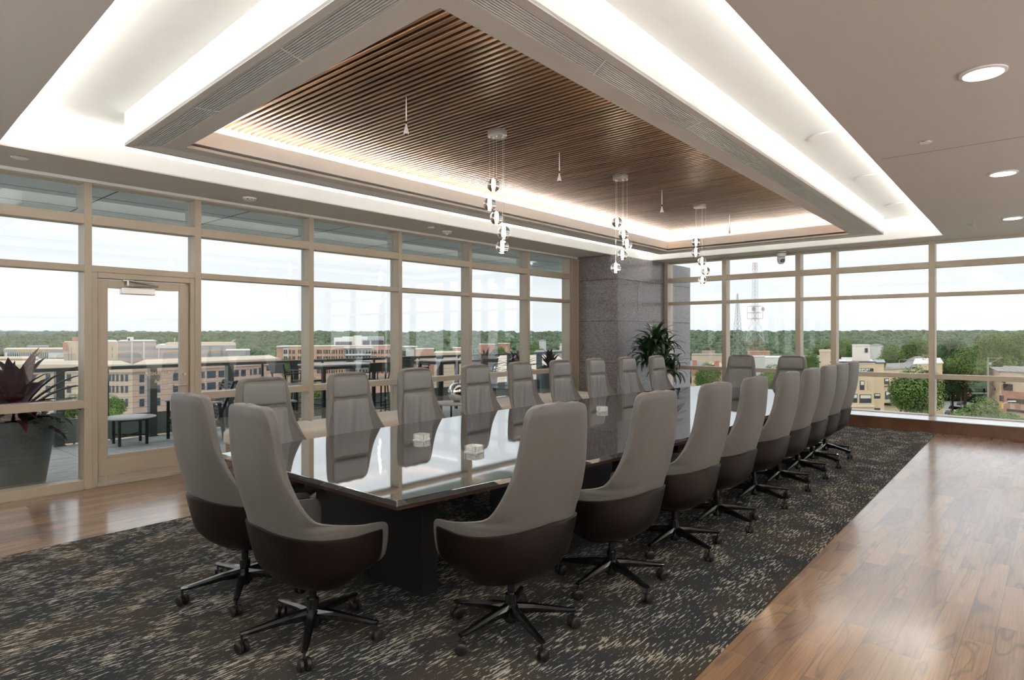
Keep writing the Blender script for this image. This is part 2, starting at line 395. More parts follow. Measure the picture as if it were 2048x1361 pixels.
def bake(o):
    bpy.context.view_layer.update()
    dg = bpy.context.evaluated_depsgraph_get()
    me = bpy.data.meshes.new_from_object(o.evaluated_get(dg)); o.modifiers.clear(); o.data = me; return o
def lerp(a, b, k): return (a[0] + (b[0] - a[0]) * k, a[1] + (b[1] - a[1]) * k)
def lquad(A, B, k): return [lerp(a, b, k) for a, b in zip(A, B)]
def offset_quad(Q, d):   # outward for positive d
    cx = sum(p[0] for p in Q) / 4; cy = sum(p[1] for p in Q) / 4
    return [(p[0] + (d if p[0] > cx else -d), p[1] + (d if p[1] > cy else -d)) for p in Q]
def text_obj(name, body, size, depth, mat, M4, parent=None, align='LEFT', bold=0.0):
    c = bpy.data.curves.new(name, 'FONT'); c.body = body; c.size = size; c.extrude = depth; c.align_x = align; c.offset = bold
    o = bpy.data.objects.new(name, c); COL.objects.link(o)
    bpy.context.view_layer.update()
    dg = bpy.context.evaluated_depsgraph_get()
    me = bpy.data.meshes.new_from_object(o.evaluated_get(dg)); bpy.data.objects.remove(o)
    me.transform(M4); me.materials.clear(); me.materials.append(mat)
    q = bpy.data.objects.new(name, me); COL.objects.link(q)
    if parent: q.parent = parent
    return q

# ------------------------------------------------------------------ room shell
X0, Y0 = -3.6, -4.6       # near walls, behind the camera
fl = MB().box(X0, Y0, -.12, BW + .3, LW + .25, 0).obj('floor', M['floor']); tag(fl, kind='structure')
# carpet inset
cp = MB().prism([(-2.2, 1.13), (11.96, 1.475), (11.96, 5.75), (2.3, 5.63), (-2.2, 5.50)], 0.0, 0.008).obj('carpet', M['carpet'])
tag(cp, 'dark blue-grey and taupe streaked carpet under the conference table', 'carpet', kind='structure')
# ceiling slab with the recess opening
OUTER = [(X0, Y0), (X0, LW + .22), (BW + .2, LW + .22), (BW + .2, Y0)]
cs = MB(); cs.ring(OUTER, OPEN, CEIL, CEIL + .012)
tag(cs.obj('ceiling', M['ceiling']), kind='structure')
O2 = offset_quad(OPEN, .30)
t = MB().ring(O2, OPEN, CEIL + .0125, 3.285).obj('trim_1', M['white']); tag(t, kind='structure')
O3 = offset_quad(OPEN, .36)
t = MB().ring(O3, O2, CEIL + .0125, RECESS + .1)
BO_IN = lquad(BOX, INN, .25)
t.ring(O2, BO_IN, RECESS, RECESS + .06).obj('trim_2', M['white']); tag(bpy.data.objects['trim_2'], kind='structure')
roof = MB().box(X0, Y0, 3.66, BW + .3, LW + .25, 3.9)
roof.box(X0, Y0, CEIL + .02, X0 + .1, LW + .25, 3.66).box(BW + .12, Y0, CEIL + .02, BW + .3, LW + .25, 3.66)
roof.box(X0, LW + .1, CEIL + .02, BW + .3, LW + .25, 3.66).box(X0, Y0, CEIL + .02, BW + .3, Y0 + .1, 3.66)
tag(roof.obj('trim_3', M['dark']), kind='structure')
# dropped frame
fr = MB()
K1, K2 = .14, .60
fr.ring(BOX, lquad(BOX, INN, .04), CEIL, RECESS)
G1 = lquad(BOX, INN, K1); G2 = lquad(BOX, INN, K2)
fr2 = MB().ring(BOX, G1, CEIL - .004, CEIL + .02).ring(G2, INN, CEIL - .004, CEIL + .02)
fr.ring(lquad(BOX, INN, .04), INN, CEIL + .045, 3.305)
fr.ring(lquad(BOX, INN, .04), BO_IN, 3.305, 3.6)
box = fr.obj('trim_4', M['white']); tag(box, kind='structure')
bs = fr2.obj('soffit_panel', M['ceiling'], box)
MB().ring(G1, G2, CEIL + .035, CEIL + .04).obj('grille_backing', M['greybox'], box)
# grilles along the four sides
SIDES = ['near left', 'window-side', 'far end', 'right-hand']
for i in range(4):
    j = (i + 1) % 4
    a0, a1, b0, b1 = G1[i], G1[j], G2[i], G2[j]
    g = MB()
    for k in range(10):
        k0 = (k + .22) / 10; k1 = (k + .78) / 10
        p0, p1 = lerp(a0, b0, k0), lerp(a1, b1, k0); q0, q1 = lerp(a0, b0, k1), lerp(a1, b1, k1)
        g.hexa([(*p0, CEIL - .002), (*p1, CEIL - .002), (*q1, CEIL - .002), (*q0, CEIL - .002)], [(*p0, CEIL + .022), (*p1, CEIL + .022), (*q1, CEIL + .022), (*q0, CEIL + .022)])
    o = g.obj('air_grille', M['grille'])
    tag(o, ['slotted aluminium air grille along the near short side of the ceiling frame',
            'slotted aluminium air grille along the window side of the ceiling frame',
            'slotted aluminium air grille along the far short side of the ceiling frame',
            'slotted aluminium air grille along the right-hand long side of the ceiling frame'][i], 'air grille', 'linear grilles in the ceiling frame')
    fm = MB(); L_ = 7 if i % 2 else 3
    for s in range(1, L_):
        fm = MB(); w = s / L_; p = lerp(a0, a1, w); q = lerp(b0, b1, w); d = Vector((a1[0] - a0[0], a1[1] - a0[1])).normalized() * .006
        fm.hexa([(p[0] - d.x, p[1] - d.y, CEIL - .0035), (p[0] + d.x, p[1] + d.y, CEIL - .0035), (q[0] + d.x, q[1] + d.y, CEIL - .0035), (q[0] - d.x, q[1] - d.y, CEIL - .0035)],
                [(p[0] - d.x, p[1] - d.y, CEIL + .02), (p[0] + d.x, p[1] + d.y, CEIL + .02), (q[0] + d.x, q[1] + d.y, CEIL + .02), (q[0] - d.x, q[1] - d.y, CEIL + .02)])
        fm.obj('joint_bar', M['grille'], o)
# slatted wood field
SI = offset_quad(INN, .16)
slat = MB(); x = min(p[0] for p in SI) + .02
while x < max(p[0] for p in SI):
    slat.box(x, 2.12, SLAT, x + .026, 5.72, SLAT + .085); x += .060
so_ = slat.obj('slat_ceiling', M['slats']); tag(so_, kind='structure', label='walnut slat ceiling inside the dropped frame')
so_.name = 'trim_5'
MB().prism(offset_quad(INN, .24), SLAT + .087, SLAT + .10).obj('backing', M['dark'], so_)
# cove lighting: warm-white strips on the ledges
def cove(Q, z, inward, power, col, tilt):
    """strip lights standing on the ledge behind each lip, aimed up into the recess"""
    cx = sum(p[0] for p in Q) / 4; cy = sum(p[1] for p in Q) / 4
    for i in range(4):
        a, b = Q[i], Q[(i + 1) % 4]; mx, my = (a[0] + b[0]) / 2, (a[1] + b[1]) / 2
        ln = sqrt((a[0] - b[0]) ** 2 + (a[1] - b[1]) ** 2)
        ang = math.atan2(b[1] - a[1], b[0] - a[0])
        nx, ny = -sin(ang), cos(ang)
        if (cx - mx) * nx + (cy - my) * ny < 0: nx, ny = -nx, -ny
        nx, ny = nx * inward, ny * inward
        d = Vector((nx * sin(tilt), ny * sin(tilt), cos(tilt)))
        l = area_light('cove_strip', (mx, my, z), (0, 0, 0), ln, .03, power * ln, col)
        zz = -d; xx = Vector((cos(ang), sin(ang), 0)); yy = zz.cross(xx)
        l.matrix_world = Matrix(((xx.x, yy.x, zz.x, mx), (xx.y, yy.y, zz.y, my), (xx.z, yy.z, zz.z, z), (0, 0, 0, 1)))
cove(offset_quad(OPEN, .10), 3.30, 1, 15.0, (1, .97, .92), radians(12))
cove(offset_quad(INN, .08), 3.32, 1, 26.0, (1, .86, .71), radians(5))

# near walls behind the camera
tag(MB().box(X0 - .12, Y0, 0, X0, LW + .25, 3.66).obj('wall_back', M['wall']), kind='structure')
tag(MB().box(X0, Y0 - .12, 0, BW + .3, Y0, 3.66).obj('wall_right', M['wall']), kind='structure')

# linear fill lamps added out of view behind the camera to brighten the ceiling
def add_fill_uplights(name, x0, y0, x1, y1, n, lab):
    for i in range(n):
        a = (x0 + (x1 - x0) * (i + .08) / n, y0 + (y1 - y0) * (i + .08) / n); b = (x0 + (x1 - x0) * (i + .92) / n, y0 + (y1 - y0) * (i + .92) / n)
        L_ = sqrt((b[0] - a[0]) ** 2 + (b[1] - a[1]) ** 2); along_x = abs(x1 - x0) > abs(y1 - y0); mx, my = (a[0] + b[0]) / 2, (a[1] + b[1]) / 2
        hx, hy = (L_ / 2, .09) if along_x else (.09, L_ / 2)
        t_ = MB().box(-hx, -hy, -.05, hx, hy, 0).obj('added_uplight', M['alu'], loc=(mx, my, 2.0)); tag(t_, lab % ORDN[i], 'pendant light', 'added fill lamps behind the camera')
        for q in (-.8, .8): MB().tube((q * hx, q * hy, 0), (q * hx, q * hy, CEIL - 2.0), .004, n=6).obj('suspension_cable', M['alu'], t_)
        l = area_light('added_uplight_strip', (mx, my, 2.005), (0, 0, 0), L_ if along_x else .14, .14 if along_x else L_, UPW * L_, (.97, .98, 1))
        l.rotation_euler = (pi, 0, 0)
ORDN = ['first', 'second', 'third', 'fourth', 'fifth']
UPW = 38
add_fill_uplights('u', X0 + .8, -3.3, BW - .8, -3.3, 5, 'added suspended fill lamp, out of view, near the right-hand wall, %s from the corner')
add_fill_uplights('u', X0 + 1.3, Y0 + 2.2, X0 + 1.3, LW - .8, 3, 'added suspended fill lamp, out of view, behind the camera, %s from the right')

# ------------------------------------------------------------------ window walls
def win_left(n, xa, xb, door=False):
    """one bay between mullion centres xa and xb of the left wall"""
    w = .034; y0, y1 = LW, LW + .20
    f = MB(); f.box(xb - w, y0, 0, xb + w, y1, CEIL)
    rails = [(T1[0], T1[1]), (T2[0], T2[1])]
    if not door: rails += [MR, (.005, .095)]
    else: pass
    for a, b in rails: f.box(xa + w, y0, a, xb - w, y0 + .16, b)
    f.box(xa + w, y0, 3.085, xb - w, y0 + .16, CEIL)
    o = f.obj('window_%d' % n, M['mullion'], bevel=.003); tag(o, kind='structure')
    gy = y0 + .135; zs = [(T1[1], 3.085), (T2[1], T1[0])] + ([] if door else [(MR[1], T2[0]), (.095, MR[0])])
    for a, b in zs: MB().box(xa + w, gy, a, xb - w, gy + .006, b).obj('pane', M['glass'], o)
    return o
LM = [-3.5, -2.40, -.92, .56, 2.038, 3.118, 4.563, 6.042, 7.528, 9.055, 10.38]
wi = 1
for a, b in zip(LM[:-1], LM[1:]):
    win_left(wi, a, b, door=(abs(a - 2.038) < .01)); wi += 1
tag(MB().box(LM[-1] + .034, LW - .01, 0, 10.60, LW + .22, CEIL).box(10.60, LW - .03, 0, 10.625, LW + .1, CEIL).obj('trim_6', M['mullion'], bevel=.003), kind='structure')
tag(MB().box(X0, LW - .006, 0.0, LM[4] - .04, LW, .045).box(LM[5] + .04, LW - .006, 0, 10.6, LW, .045).obj('baseboard_left', M['mullion'], bevel=.002), kind='structure')
# shade hem rail along the window head
hr = MB().box(X0 + .1, LW - .035, CEIL - .03, 10.55, LW - .012, CEIL).obj('shade_rail', M['whiteplastic'])
tag(hr, 'thin white roller shade rail along the head of the window wall', 'shade rail')
lp = MB()
for i in range(12):
    a, b = 2 * pi * i / 12, 2 * pi * (i + 1) / 12
    lp.tube((10.60 + .06 * cos(a), LW - .03, 3.085 + .02 * sin(a)), (10.60 + .06 * cos(b), LW - .03, 3.085 + .02 * sin(b)), .004, n=6)
lp.obj('pull_loop', M['whiteplastic'], hr)

def win_back(n, ya, yb):
    w = .045; x0, x1 = BW, BW + .20
    f = MB(); f.box(x0, ya - w, .20, x1, ya + w, CEIL)
    for a, b in [T1, T2, MR, (.20, .215), (3.09, CEIL)]: f.box(x0, ya + w, a, x0 + .16, yb - w, b)
    o = f.obj('window_%d' % n, M['mullion'], bevel=.003); tag(o, kind='structure')
    gx = x0 + .13
    for a, b in [(T1[1], 3.09), (T2[1], T1[0]), (MR[1], T2[0]), (.215, MR[0])]:
        MB().box(gx, ya + w, a, gx + .006, yb - w, b).obj('pane', M['glass2'], o)
BM = [-4.5, -3.0, -1.42, .10, 1.622, 3.132, 3.752, 5.183, 6.455]
for a, b in zip(BM[:-1], BM[1:]): win_back(wi, a, b); wi += 1
tag(MB().box(BW - .03, 6.42, 0.2, BW + .21, 6.499, CEIL).obj('trim_7', M['mullion']), kind='structure')
# low walnut curb and silver sill below the back windows
tag(MB().box(11.96, Y0, 0, BW + .28, 6.49, .192).obj('baseboard_back', M['curb'], bevel=.003), kind='structure')
tag(MB().box(11.94, Y0, .192, BW + .3, 6.49, .204).obj('trim_8', M['silver']), kind='structure')
# granite corner
gr = MB(); gx0, gy0 = 10.625, 6.50
zs = [0, .20, 1.01, 1.83, 2.65, 3.12]
for a, b in zip(zs[:-1], zs[1:]):
    gr.box(gx0, gy0 + .0, a + .003, gx0 + .03, 7.40, b - .003)
    cuts = [gx0 + .035, 11.42, 12.62] if (abs(a - 1.83) < .01 or abs(a - .2) < .01) else [gx0 + .035, 12.62]
    for c, d in zip(cuts[:-1], cuts[1:]): gr.box(c + .002, gy0, a + .003, d - .002, gy0 + .03, b - .003)
    gr.box(12.80, gy0, a + .003, 13.85, gy0 + .03, b - .003)
gr.box(gx0 + .002, gy0 + .006, 2.9, gx0 + .3, gy0 + .3, 3.12)
g_ = gr.obj('wall_corner', M['granite'], bevel=.002); tag(g_, kind='structure')
MB().box(gx0 + .028, gy0 + .028, -.3, 13.84, 7.60, 3.118).obj('core', M['dark'], g_)
MB().box(13.83, gy0 + .02, -.3, 13.86, 7.63, 3.118).box(gx0 + .03, 7.60, 0, 13.86, 7.63, 3.118).obj('end_cladding', M['granite'], g_)

# ------------------------------------------------------------------ door
DX0, DX1 = 2.072, 3.084
dr = empty('door_1', (0, 0, 0), kind='structure')
f = MB(); y0 = LW + .005
f.box(DX0, y0, 0, DX0 + .05, y0 + .14, T2[0]).box(DX1 - .05, y0, 0, DX1, y0 + .14, T2[0]).box(DX0 + .05, y0, 2.14, DX1 - .05, y0 + .14, T2[0])
f.box(DX0 + .05, y0 + .0, 0, DX1 - .05, y0 + .15, .03)
f.obj('door_frame', M['mullion'], dr, bevel=.004)
l0, l1 = DX0 + .056, DX1 - .056; st = .095; yl = y0 + .03
f = MB(); f.box(l0, yl, .04, l0 + st, yl + .05, 2.13).box(l1 - st, yl, .04, l1, yl + .05, 2.13)
f.box(l0 + st, yl, 2.045, l1 - st, yl + .05, 2.13).box(l0 + st, yl, .04, l1 - st, yl + .05, .30)
f.box(l0 + st, yl - .008, .30, l1 - st, yl + .0, .315).box(l0 + st - .01, yl - .004, .285, l1 - st + .01, yl, .30)
f.obj('door_leaf', M['mullion'], dr, bevel=.003)
MB().box(l0 + st, yl + .02, .30, l1 - st, yl + .026, 2.045).obj('pane', M['glass'], dr)
MB().box(l0 + .01, yl - .006, .10, l1 - .01, yl - .001, .262).obj('kick_plate', M['mullion'], dr, bevel=.002)
h = MB(); hx = l1 - .05
h.tube((hx, yl, 1.0), (hx, yl - .055, 1.0), .011, n=12).tube((hx + .01, yl - .055, 1.0), (hx - .125, yl - .055, 1.0), .009, n=12).lathe([(.02, 0), (.02, .006)], 16, (hx, yl - .006, 1.0))
h.tube((hx, yl, 1.12), (hx, yl - .02, 1.12), .018, n=14)
h.obj('door_handle', M['alu'], dr, smooth=True, auto=40)
c = MB().box(l0 + .20, yl - .06, 1.985, l0 + .53, yl - .001, 2.055).obj('door_closer', M['alu'], dr, bevel=.006)
a = MB().box(l0 + .22, yl - .045, 2.125, l0 + .32, yl - .02, 2.135).tube((l0 + .27, yl - .04, 2.13), (l0 + .56, yl - .06, 2.085), .008, n=8).tube((l0 + .56, yl - .05, 2.085), (l0 + .30, yl - .04, 2.07), .008, n=8)
a.tube((l0 + .27, yl - .04, 2.135), (l0 + .27, yl - .04, 2.08), .012, n=10).obj('closer_arm', M['alu'], c)
TM = lambda x, y, z: Matrix.Translation((x, y, z)) @ Matrix.Rotation(pi / 2, 4, 'X')
text_obj('lettering', 'REIMAN UNI', .052, .0005, M['decal'], TM(2.585, yl + .018, 1.118), dr, bold=.001)
text_obj('lettering', '& HO', .052, .0005, M['decal'], TM(2.675, yl + .018, 1.035), dr, bold=.001)

# ------------------------------------------------------------------ chairs
def chair_profile(z):
    """back depth, half width and forward depth of the shell at height z"""
    T = [(.296, -.04, .10, .06, 2), (.305, -.09, .17, .10, 2), (.325, -.145, .235, .14, 2.1), (.360, -.195, .290, .18, 2.2), (.42, -.235, .325, .215, 2.25), (.53, -.262, .342, .235, 2.3), (.62, -.280, .347, .245, 2.35),
         (.75, -.310, .335, .20, 2.6), (.90, -.345, .287, .15, 3.0), (1.05, -.362, .260, .13, 3.2), (1.18, -.368, .250, .12, 3.2), (1.235, -.358, .250, .12, 3.2)]
    for a, b in zip(T[:-1], T[1:]):
        if z <= b[0]:
            k = (z - a[0]) / (b[0] - a[0]); k = max(0, min(1, k))
            return tuple(a[i] + (b[i] - a[i]) * k for i in (1, 2, 3, 4))
    return T[-1][1:]
def plan(t, z, front=.225):
    s = 1 if t >= 0 else -1; t = abs(t); yb, W, D, n = chair_profile(z)
    if t <= .55:
        q = t / .55 * pi / 2; return (s * W * sin(q) ** (2 / n), yb + D * (1 - max(0, cos(q)) ** (2 / n)))
    k = (t - .55) / .45; ys = yb + D
    return (s * (W - .012 * k * k), ys + (front - ys) * k)
def ext(z, xh):      # plan parameter at which half width xh is reached
    p = chair_profile(z); return math.asin(min(1, (xh / p[1])) ** (p[3] / 2)) / (pi / 2) * .55
ROWS = []   # (z, extent, front)
for z, e_, fr_ in [(.296, .55, 0), (.306, .62, .0), (.325, .73, .0), (.350, .85, .05), (.380, .94, .115), (.408, .99, .175), (.428, 1, .218), (.455, 1, .227), (.49, 1, .230), (.53, 1, .232), (.57, 1, .232), (.595, 1, .228), (.610, .985, .222), (.617, .95, .215),
                   (.621, .86, .215), (.626, .76, .215), (.634, .68, .215), (.648, .60, .215)]:
    ROWS.append((z, e_, fr_))
for z, xh in [(.67, .325), (.70, .315), (.74, .302), (.79, .286), (.84, .271), (.89, .257), (.94, .246), (1.0, .237), (1.06, .230), (1.11, .223), (1.15, .215), (1.18, .205), (1.197, .192), (1.209, .172), (1.217, .138)]:
    ROWS.append((z, ext(z, xh), .215))
NC = 44
def shell_point(row, s, off=0.0):
    z, e_, fr_ = row; t = s * e_
    x, y = plan(t, z, fr_)
    if off:
        d = .01; xa, ya = plan(t - d, z, fr_); xb, yb = plan(t + d, z, fr_)
        n = Vector((yb - ya, -(xb - xa), 0)); n.normalize()
        x += n.x * off; y += n.y * off
    # arms dip slightly at their middle
    return (x, y, z)

def build_chair():
    root = empty('conference_chair', (0, 0, 0), 0, 'grey leather high-back swivel chair', 'chair', 'high-back swivel chairs around the conference table')
    # backrest shell (grey, wraps around)
    pts = [[shell_point(r, -1 + 2 * j / NC) for j in range(NC + 1)] for r in ROWS]
    def th_of(z, s_):
        k = max(0, min(1, (z - .66) / .34)); k = k * k * (3 - 2 * k)
        return .030 + .034 * k - .010 * max(0, min(1, (abs(s_) - .55) / .3)) * (1 - k)
    nr = len(pts); P_ = [[Vector(p) for p in r] for r in pts]; inn = []
    for i in range(nr):
        line = []
        for j in range(NC + 1):
            du = P_[i][min(NC, j + 1)] - P_[i][max(0, j - 1)]; dv = P_[min(nr - 1, i + 1)][j] - P_[max(0, i - 1)][j]
            n = du.cross(dv); n.normalize()
            flat = Vector((du.y, -du.x, 0)); flat.normalize()
            if n.dot(flat) < 0: n = -n
            n = (n * .35 + flat * .65).normalized()
            line.append(P_[i][j] - n * th_of(P_[i][j].z, -1 + 2 * j / NC))
        inn.append(line)
    g = MB(); g.grid(P_); g2 = MB().grid(inn); off = len(g.v); g.add(g2.v, [f[::-1] for f in g2.f])
    W_ = NC + 1
    loop = [(0, j) for j in range(NC)] + [(i, NC) for i in range(nr - 1)] + [(nr - 1, j) for j in range(NC, 0, -1)] + [(i, 0) for i in range(nr - 1, 0, -1)]
    mid = len(g.v); mv = []
    for (i, j) in loop:
        ci, cj = min(max(i, 1), nr - 2), min(max(j, 1), NC - 1)
        a_, b_ = P_[i][j], inn[i][j]; t_ = (a_ - P_[ci][cj]); t_ = t_.normalized() if t_.length > 1e-6 else Vector((0, 0, 0))
        mv.append((a_ + b_) / 2 + t_ * (a_ - b_).length * .32)
    g.v += [tuple(v) for v in mv]; nl = len(loop)
    for k in range(nl):
        (i, j), (i2, j2) = loop[k], loop[(k + 1) % nl]; k2 = (k + 1) % nl
        g.f.append((i * W_ + j, mid + k, mid + k2, i2 * W_ + j2)); g.f.append((mid + k, off + i * W_ + j, off + i2 * W_ + j2, mid + k2))
    o = g.obj('backrest', M['leather'], root, smooth=True)
    bm = __import__('bmesh').new(); bm.from_mesh(o.data); __import__('bmesh').ops.recalc_face_normals(bm, faces=bm.faces); bm.to_mesh(o.data); bm.free()
    sb = o.modifiers.new('b', 'SUBSURF'); sb.levels = 1; sb.render_levels = 1
    bake(o); o.data.polygons.foreach_set('use_smooth', [True] * len(o.data.polygons))
    # dark outer shell, seated proud of the grey one, below the seam
    rows = []
    for z, e_, fr_ in [(.295, .54, 0), (.307, .60, .0), (.326, .71, .0), (.351, .82, .04), (.381, .905, .098), (.410, .945, .155), (.430, .955, .196), (.457, .957, .205), (.49, .957, .208), (.53, .955, .208), (.57, .955, .208), (.583, .955, .205)]:
        rows.append((z, e_, fr_))
    def top(s):   # seam is lower on the arms, higher at the back
        return .583 + .045 * max(0, 1 - abs(s) * 1.55)
    pts = []
    for i, r in enumerate(rows):
        line = []
        for j in range(NC + 1):
            s = -1 + 2 * j / NC
            z = r[0]
            if z > .46: z = .46 + (z - .46) * (top(s) - .46) / (.583 - .46)
            p = shell_point((z, r[1], r[2]), s, SOFF); line.append(p)
        pts.append(line)
    o = MB().grid(pts).obj('outer_shell', M['shell'], root, smooth=True)
    so = o.modifiers.new('s', 'SOLIDIFY'); so.thickness = .012; so.offset = 0
    sb = o.modifiers.new('b', 'BEVEL'); sb.width = .003; sb.segments = 2; sb.limit_method = 'ANGLE'; sb.angle_limit = radians(60)
    bake(o); o.data.polygons.foreach_set('use_smooth', [True] * len(o.data.polygons))
    # seams: lateral piping along the top edge of the dark shell
    m = MB(); last = pts[-1]
    for side in (0, -1):
        for a, b in zip([r[side] for r in pts][:-1], [r[side] for r in pts][1:]): m.tube(a, b, .0045, n=6, caps=False)
    low = pts[0]
    for a, b in zip(low[:-1], low[1:]): m.tube(a, b, .0045, n=6, caps=False)
    m.obj('piping', M['trim'], root, smooth=True)
    m = MB()
    for a, b in zip(last[:-1], last[1:]): m.tube(a, b, .0025, n=6, caps=False)
    m.obj('seam', M['shell'], root, smooth=True)
    # underside pan
    MB().lathe([(.05, .282), (.10, .284), (.12, .298), (.05, .310)], 32, (0, .0, 0)).obj('seat_pan', M['black'], root, smooth=True)
    # seat cushion
    def pillow(name, fn, nu, nv, mat):
        rows_ = []
        front = [[fn(-1 + 2 * j / nu, -1 + 2 * i / nv, 1) for j in range(nu + 1)] for i in range(nv + 1)]
        back = [[fn(-1 + 2 * j / nu, -1 + 2 * i / nv, -1) for j in range(nu + 1)] for i in range(nv + 1)]
        g = MB(); g.grid(front); g2 = MB(); g2.grid(back)
        g.add(g2.v, [f[::-1] for f in g2.f])
        o = g.obj(name, mat, root, smooth=True)
        w = o.modifiers.new('w', 'WELD'); w.merge_threshold = .0005
        bake(o); o.data.polygons.foreach_set('use_smooth', [True] * len(o.data.polygons)); return o
    def seat(a, b, s):
        e_ = (1 - a ** 6) * (1 - b ** 6)
        e_ = max(0, e_) ** .45
        w = .262 - .02 * max(0, -b) ** 2
        x = a * w * (1 - (.16 if b < 0 else .12) * b * b); y = .025 + b * .205
        zc = .432 + .012 * b
        return (x, y, zc + (s * .058 * e_ if s > 0 else -.040 * e_) - (.02 * max(0, b) ** 3))
    pillow('seat', seat, 24, 24, M['leather2'])
    def inner(z, x, off):
        yb, W, D, n = chair_profile(z); f_ = min(1, abs(x) / W)
        return Vector((x, yb + D * (1 - (1 - f_ ** n) ** (1 / n)) + th_of(z, 0) + off, z))
    def head(a, b, s):
        z = 1.097 + b * .100; w = .194 - .02 * max(0, b) ** 3
        e_ = max(0, (1 - abs(a) ** 5) * (1 - abs(b) ** 5)) ** .4
        return tuple(inner(z, a * w, (-.018 + .050 * e_ if s > 0 else -.020)))
    pillow('headrest', head, 18, 14, M['leather2'])
    def back(a, b, s):
        z = .74 + b * .255; k = (b + 1) / 2
        w = .262 + (.200 - .262) * min(1, k * 1.35) ** .8
        e_ = max(0, (1 - abs(a) ** 6) * (1 - abs(b) ** 7)) ** .4
        fold = .0045 * sin(a * 9 + 2.2 * sin(b * 2.1 + a)) * (.4 + .6 * k) + .003 * sin(a * 17 + b * 3)
        return tuple(inner(z, a * w, (-.014 + (.034 + fold) * e_ if s > 0 else -.016)))
    pillow('back_cushion', back, 40, 18, M['leather2'])
    # column and five-star base
    c_ = MB().tube((0, 0, .055), (0, 0, .20), .030, n=20).tube((0, 0, .20), (0, 0, .30), .019, n=20).tube((0, 0, .075), (0, 0, .145), .046, .04, n=20)
    c_.obj('column', M['black'], root, smooth=True, auto=40)
    leg0 = MB()
    sec = []
    for r, zt, hh, ww in [(.03, .150, .055, .026), (.12, .140, .040, .024), (.22, .122, .030, .020), (.31, .106, .022, .017), (.345, .102, .016, .015)]:
        sec.append([(r, -ww * .55, zt), (r, ww * .55, zt), (r, ww, zt - hh * .35), (r, ww * .7, zt - hh), (r, -ww * .7, zt - hh), (r, -ww, zt - hh * .35)])
    leg0.grid(sec, closeu=True); n_ = len(leg0.v); leg0.f.append(tuple(range(6))[::-1]); leg0.f.append(tuple(range(n_ - 6, n_)))
    leg_me = leg0.mesh('leg', M['black'], False)
    cas = MB()
    for s in (-1, 1):
        rw = .030
        prof = [(.008, -.012), (.022, -.012), (rw, -.007), (rw, .007), (.022, .012), (.008, .012)]
        vs = MB().lathe(prof, 20)
        cas.add([(p[1], p[2] + s * .0165, p[0] + .030) for p in vs.v], vs.f)
    cas.tube((0, 0, .03), (0, 0, .092), .0065, n=10).box(-.018, -.004, .032, .012, .004, .060)
    hood = [(0, 0)]
    cas_me = cas.mesh('caster', M['caster'], True); cas_me.set_sharp_from_angle(angle=radians(40))
    for k in range(5):
        q = radians(90 + 72 * k + 18)
        l = bpy.data.objects.new('leg', leg_me); COL.objects.link(l); l.parent = root; l.rotation_euler = (0, 0, q)
        w = bpy.data.objects.new('caster', cas_me); COL.objects.link(w); w.parent = root
        w.location = (.337 * cos(q), .337 * sin(q), 0.001); w.rotation_euler = (0, 0, q + [1.2, -.7, 2.1, .4, -1.9][k])
    return root
SOFF = .007
proto = build_chair(); tab = tree_table(proto)
CZ = .008
ORD = ['nearest', 'second', 'third', 'fourth', 'fifth', 'sixth', 'seventh', 'eighth', 'farthest']
places = []
ry = [2.17, 2.12, 2.13, 2.15, 2.17, 2.20, 2.22, 2.26, 2.30]
rx = [2.50, 3.40, 4.28, 5.08, 5.98, 6.76, 7.46, 8.16, 8.86]
ra = [-5, -3, -3, -2, -3, -1, -2, -2, -2]
for i in range(9):
    lab = ('grey leather high-back chair nearest the camera in the right-hand row' if i == 0 else
           'grey leather high-back chair farthest down the right-hand row, by the walnut curb' if i == 8 else
           'grey high-back chair with its back to us, %s from the camera, right-hand row' % ORD[i])
    places.append((rx[i], ry[i], radians(ra[i]), lab, radians([10, -22, 6, 30, -8, 14, 3, 25, -14][i])))
lx = [2.48, 3.32, 4.15, 5.11, 5.96, 6.76, 7.55, 8.33, 9.10]
ly = [4.37, 4.46, 4.54, 4.64, 4.70, 4.69, 4.66, 4.61, 4.53]
for i in range(9):
    lab = ('grey leather high-back chair nearest the camera in the window-side row' if i == 0 else
           'grey high-back chair farthest down the window-side row, before the leafy plant' if i == 8 else
           'grey high-back chair facing us across the table, %s from the camera, window-side row' % ORD[i])
    places.append((lx[i], ly[i], radians(180 + [4, 3, 2, 1, 2, 0, -1, -2, -2][i]), lab, radians([5, 20, -10, 12, 0, 31, -5, 8, 18][i])))
places.append((1.835, 3.715, radians(-90 + 2), 'grey high-back chair at the near end of the table, left one, nearer the door', radians(-8)))
places.append((1.79, 2.90, radians(-90 - 2), 'grey high-back chair at the near end of the table, right one, its arm curving right', radians(8)))
places.append((10.20, 4.02, radians(90 + 2), 'high-back chair at the far end of the table, left one, below the radio towers', radians(8)))
places.append((10.25, 3.25, radians(90 - 3), 'high-back chair at the far end of the table, the right one of the two', radians(12)))
for n, (x, y, a, lab, spin) in enumerate(places):
    o = proto if n == 0 else copy_tree(proto, tab)
    o.location = (x, y, CZ); o.rotation_euler = (0, 0, a); o['label'] = lab

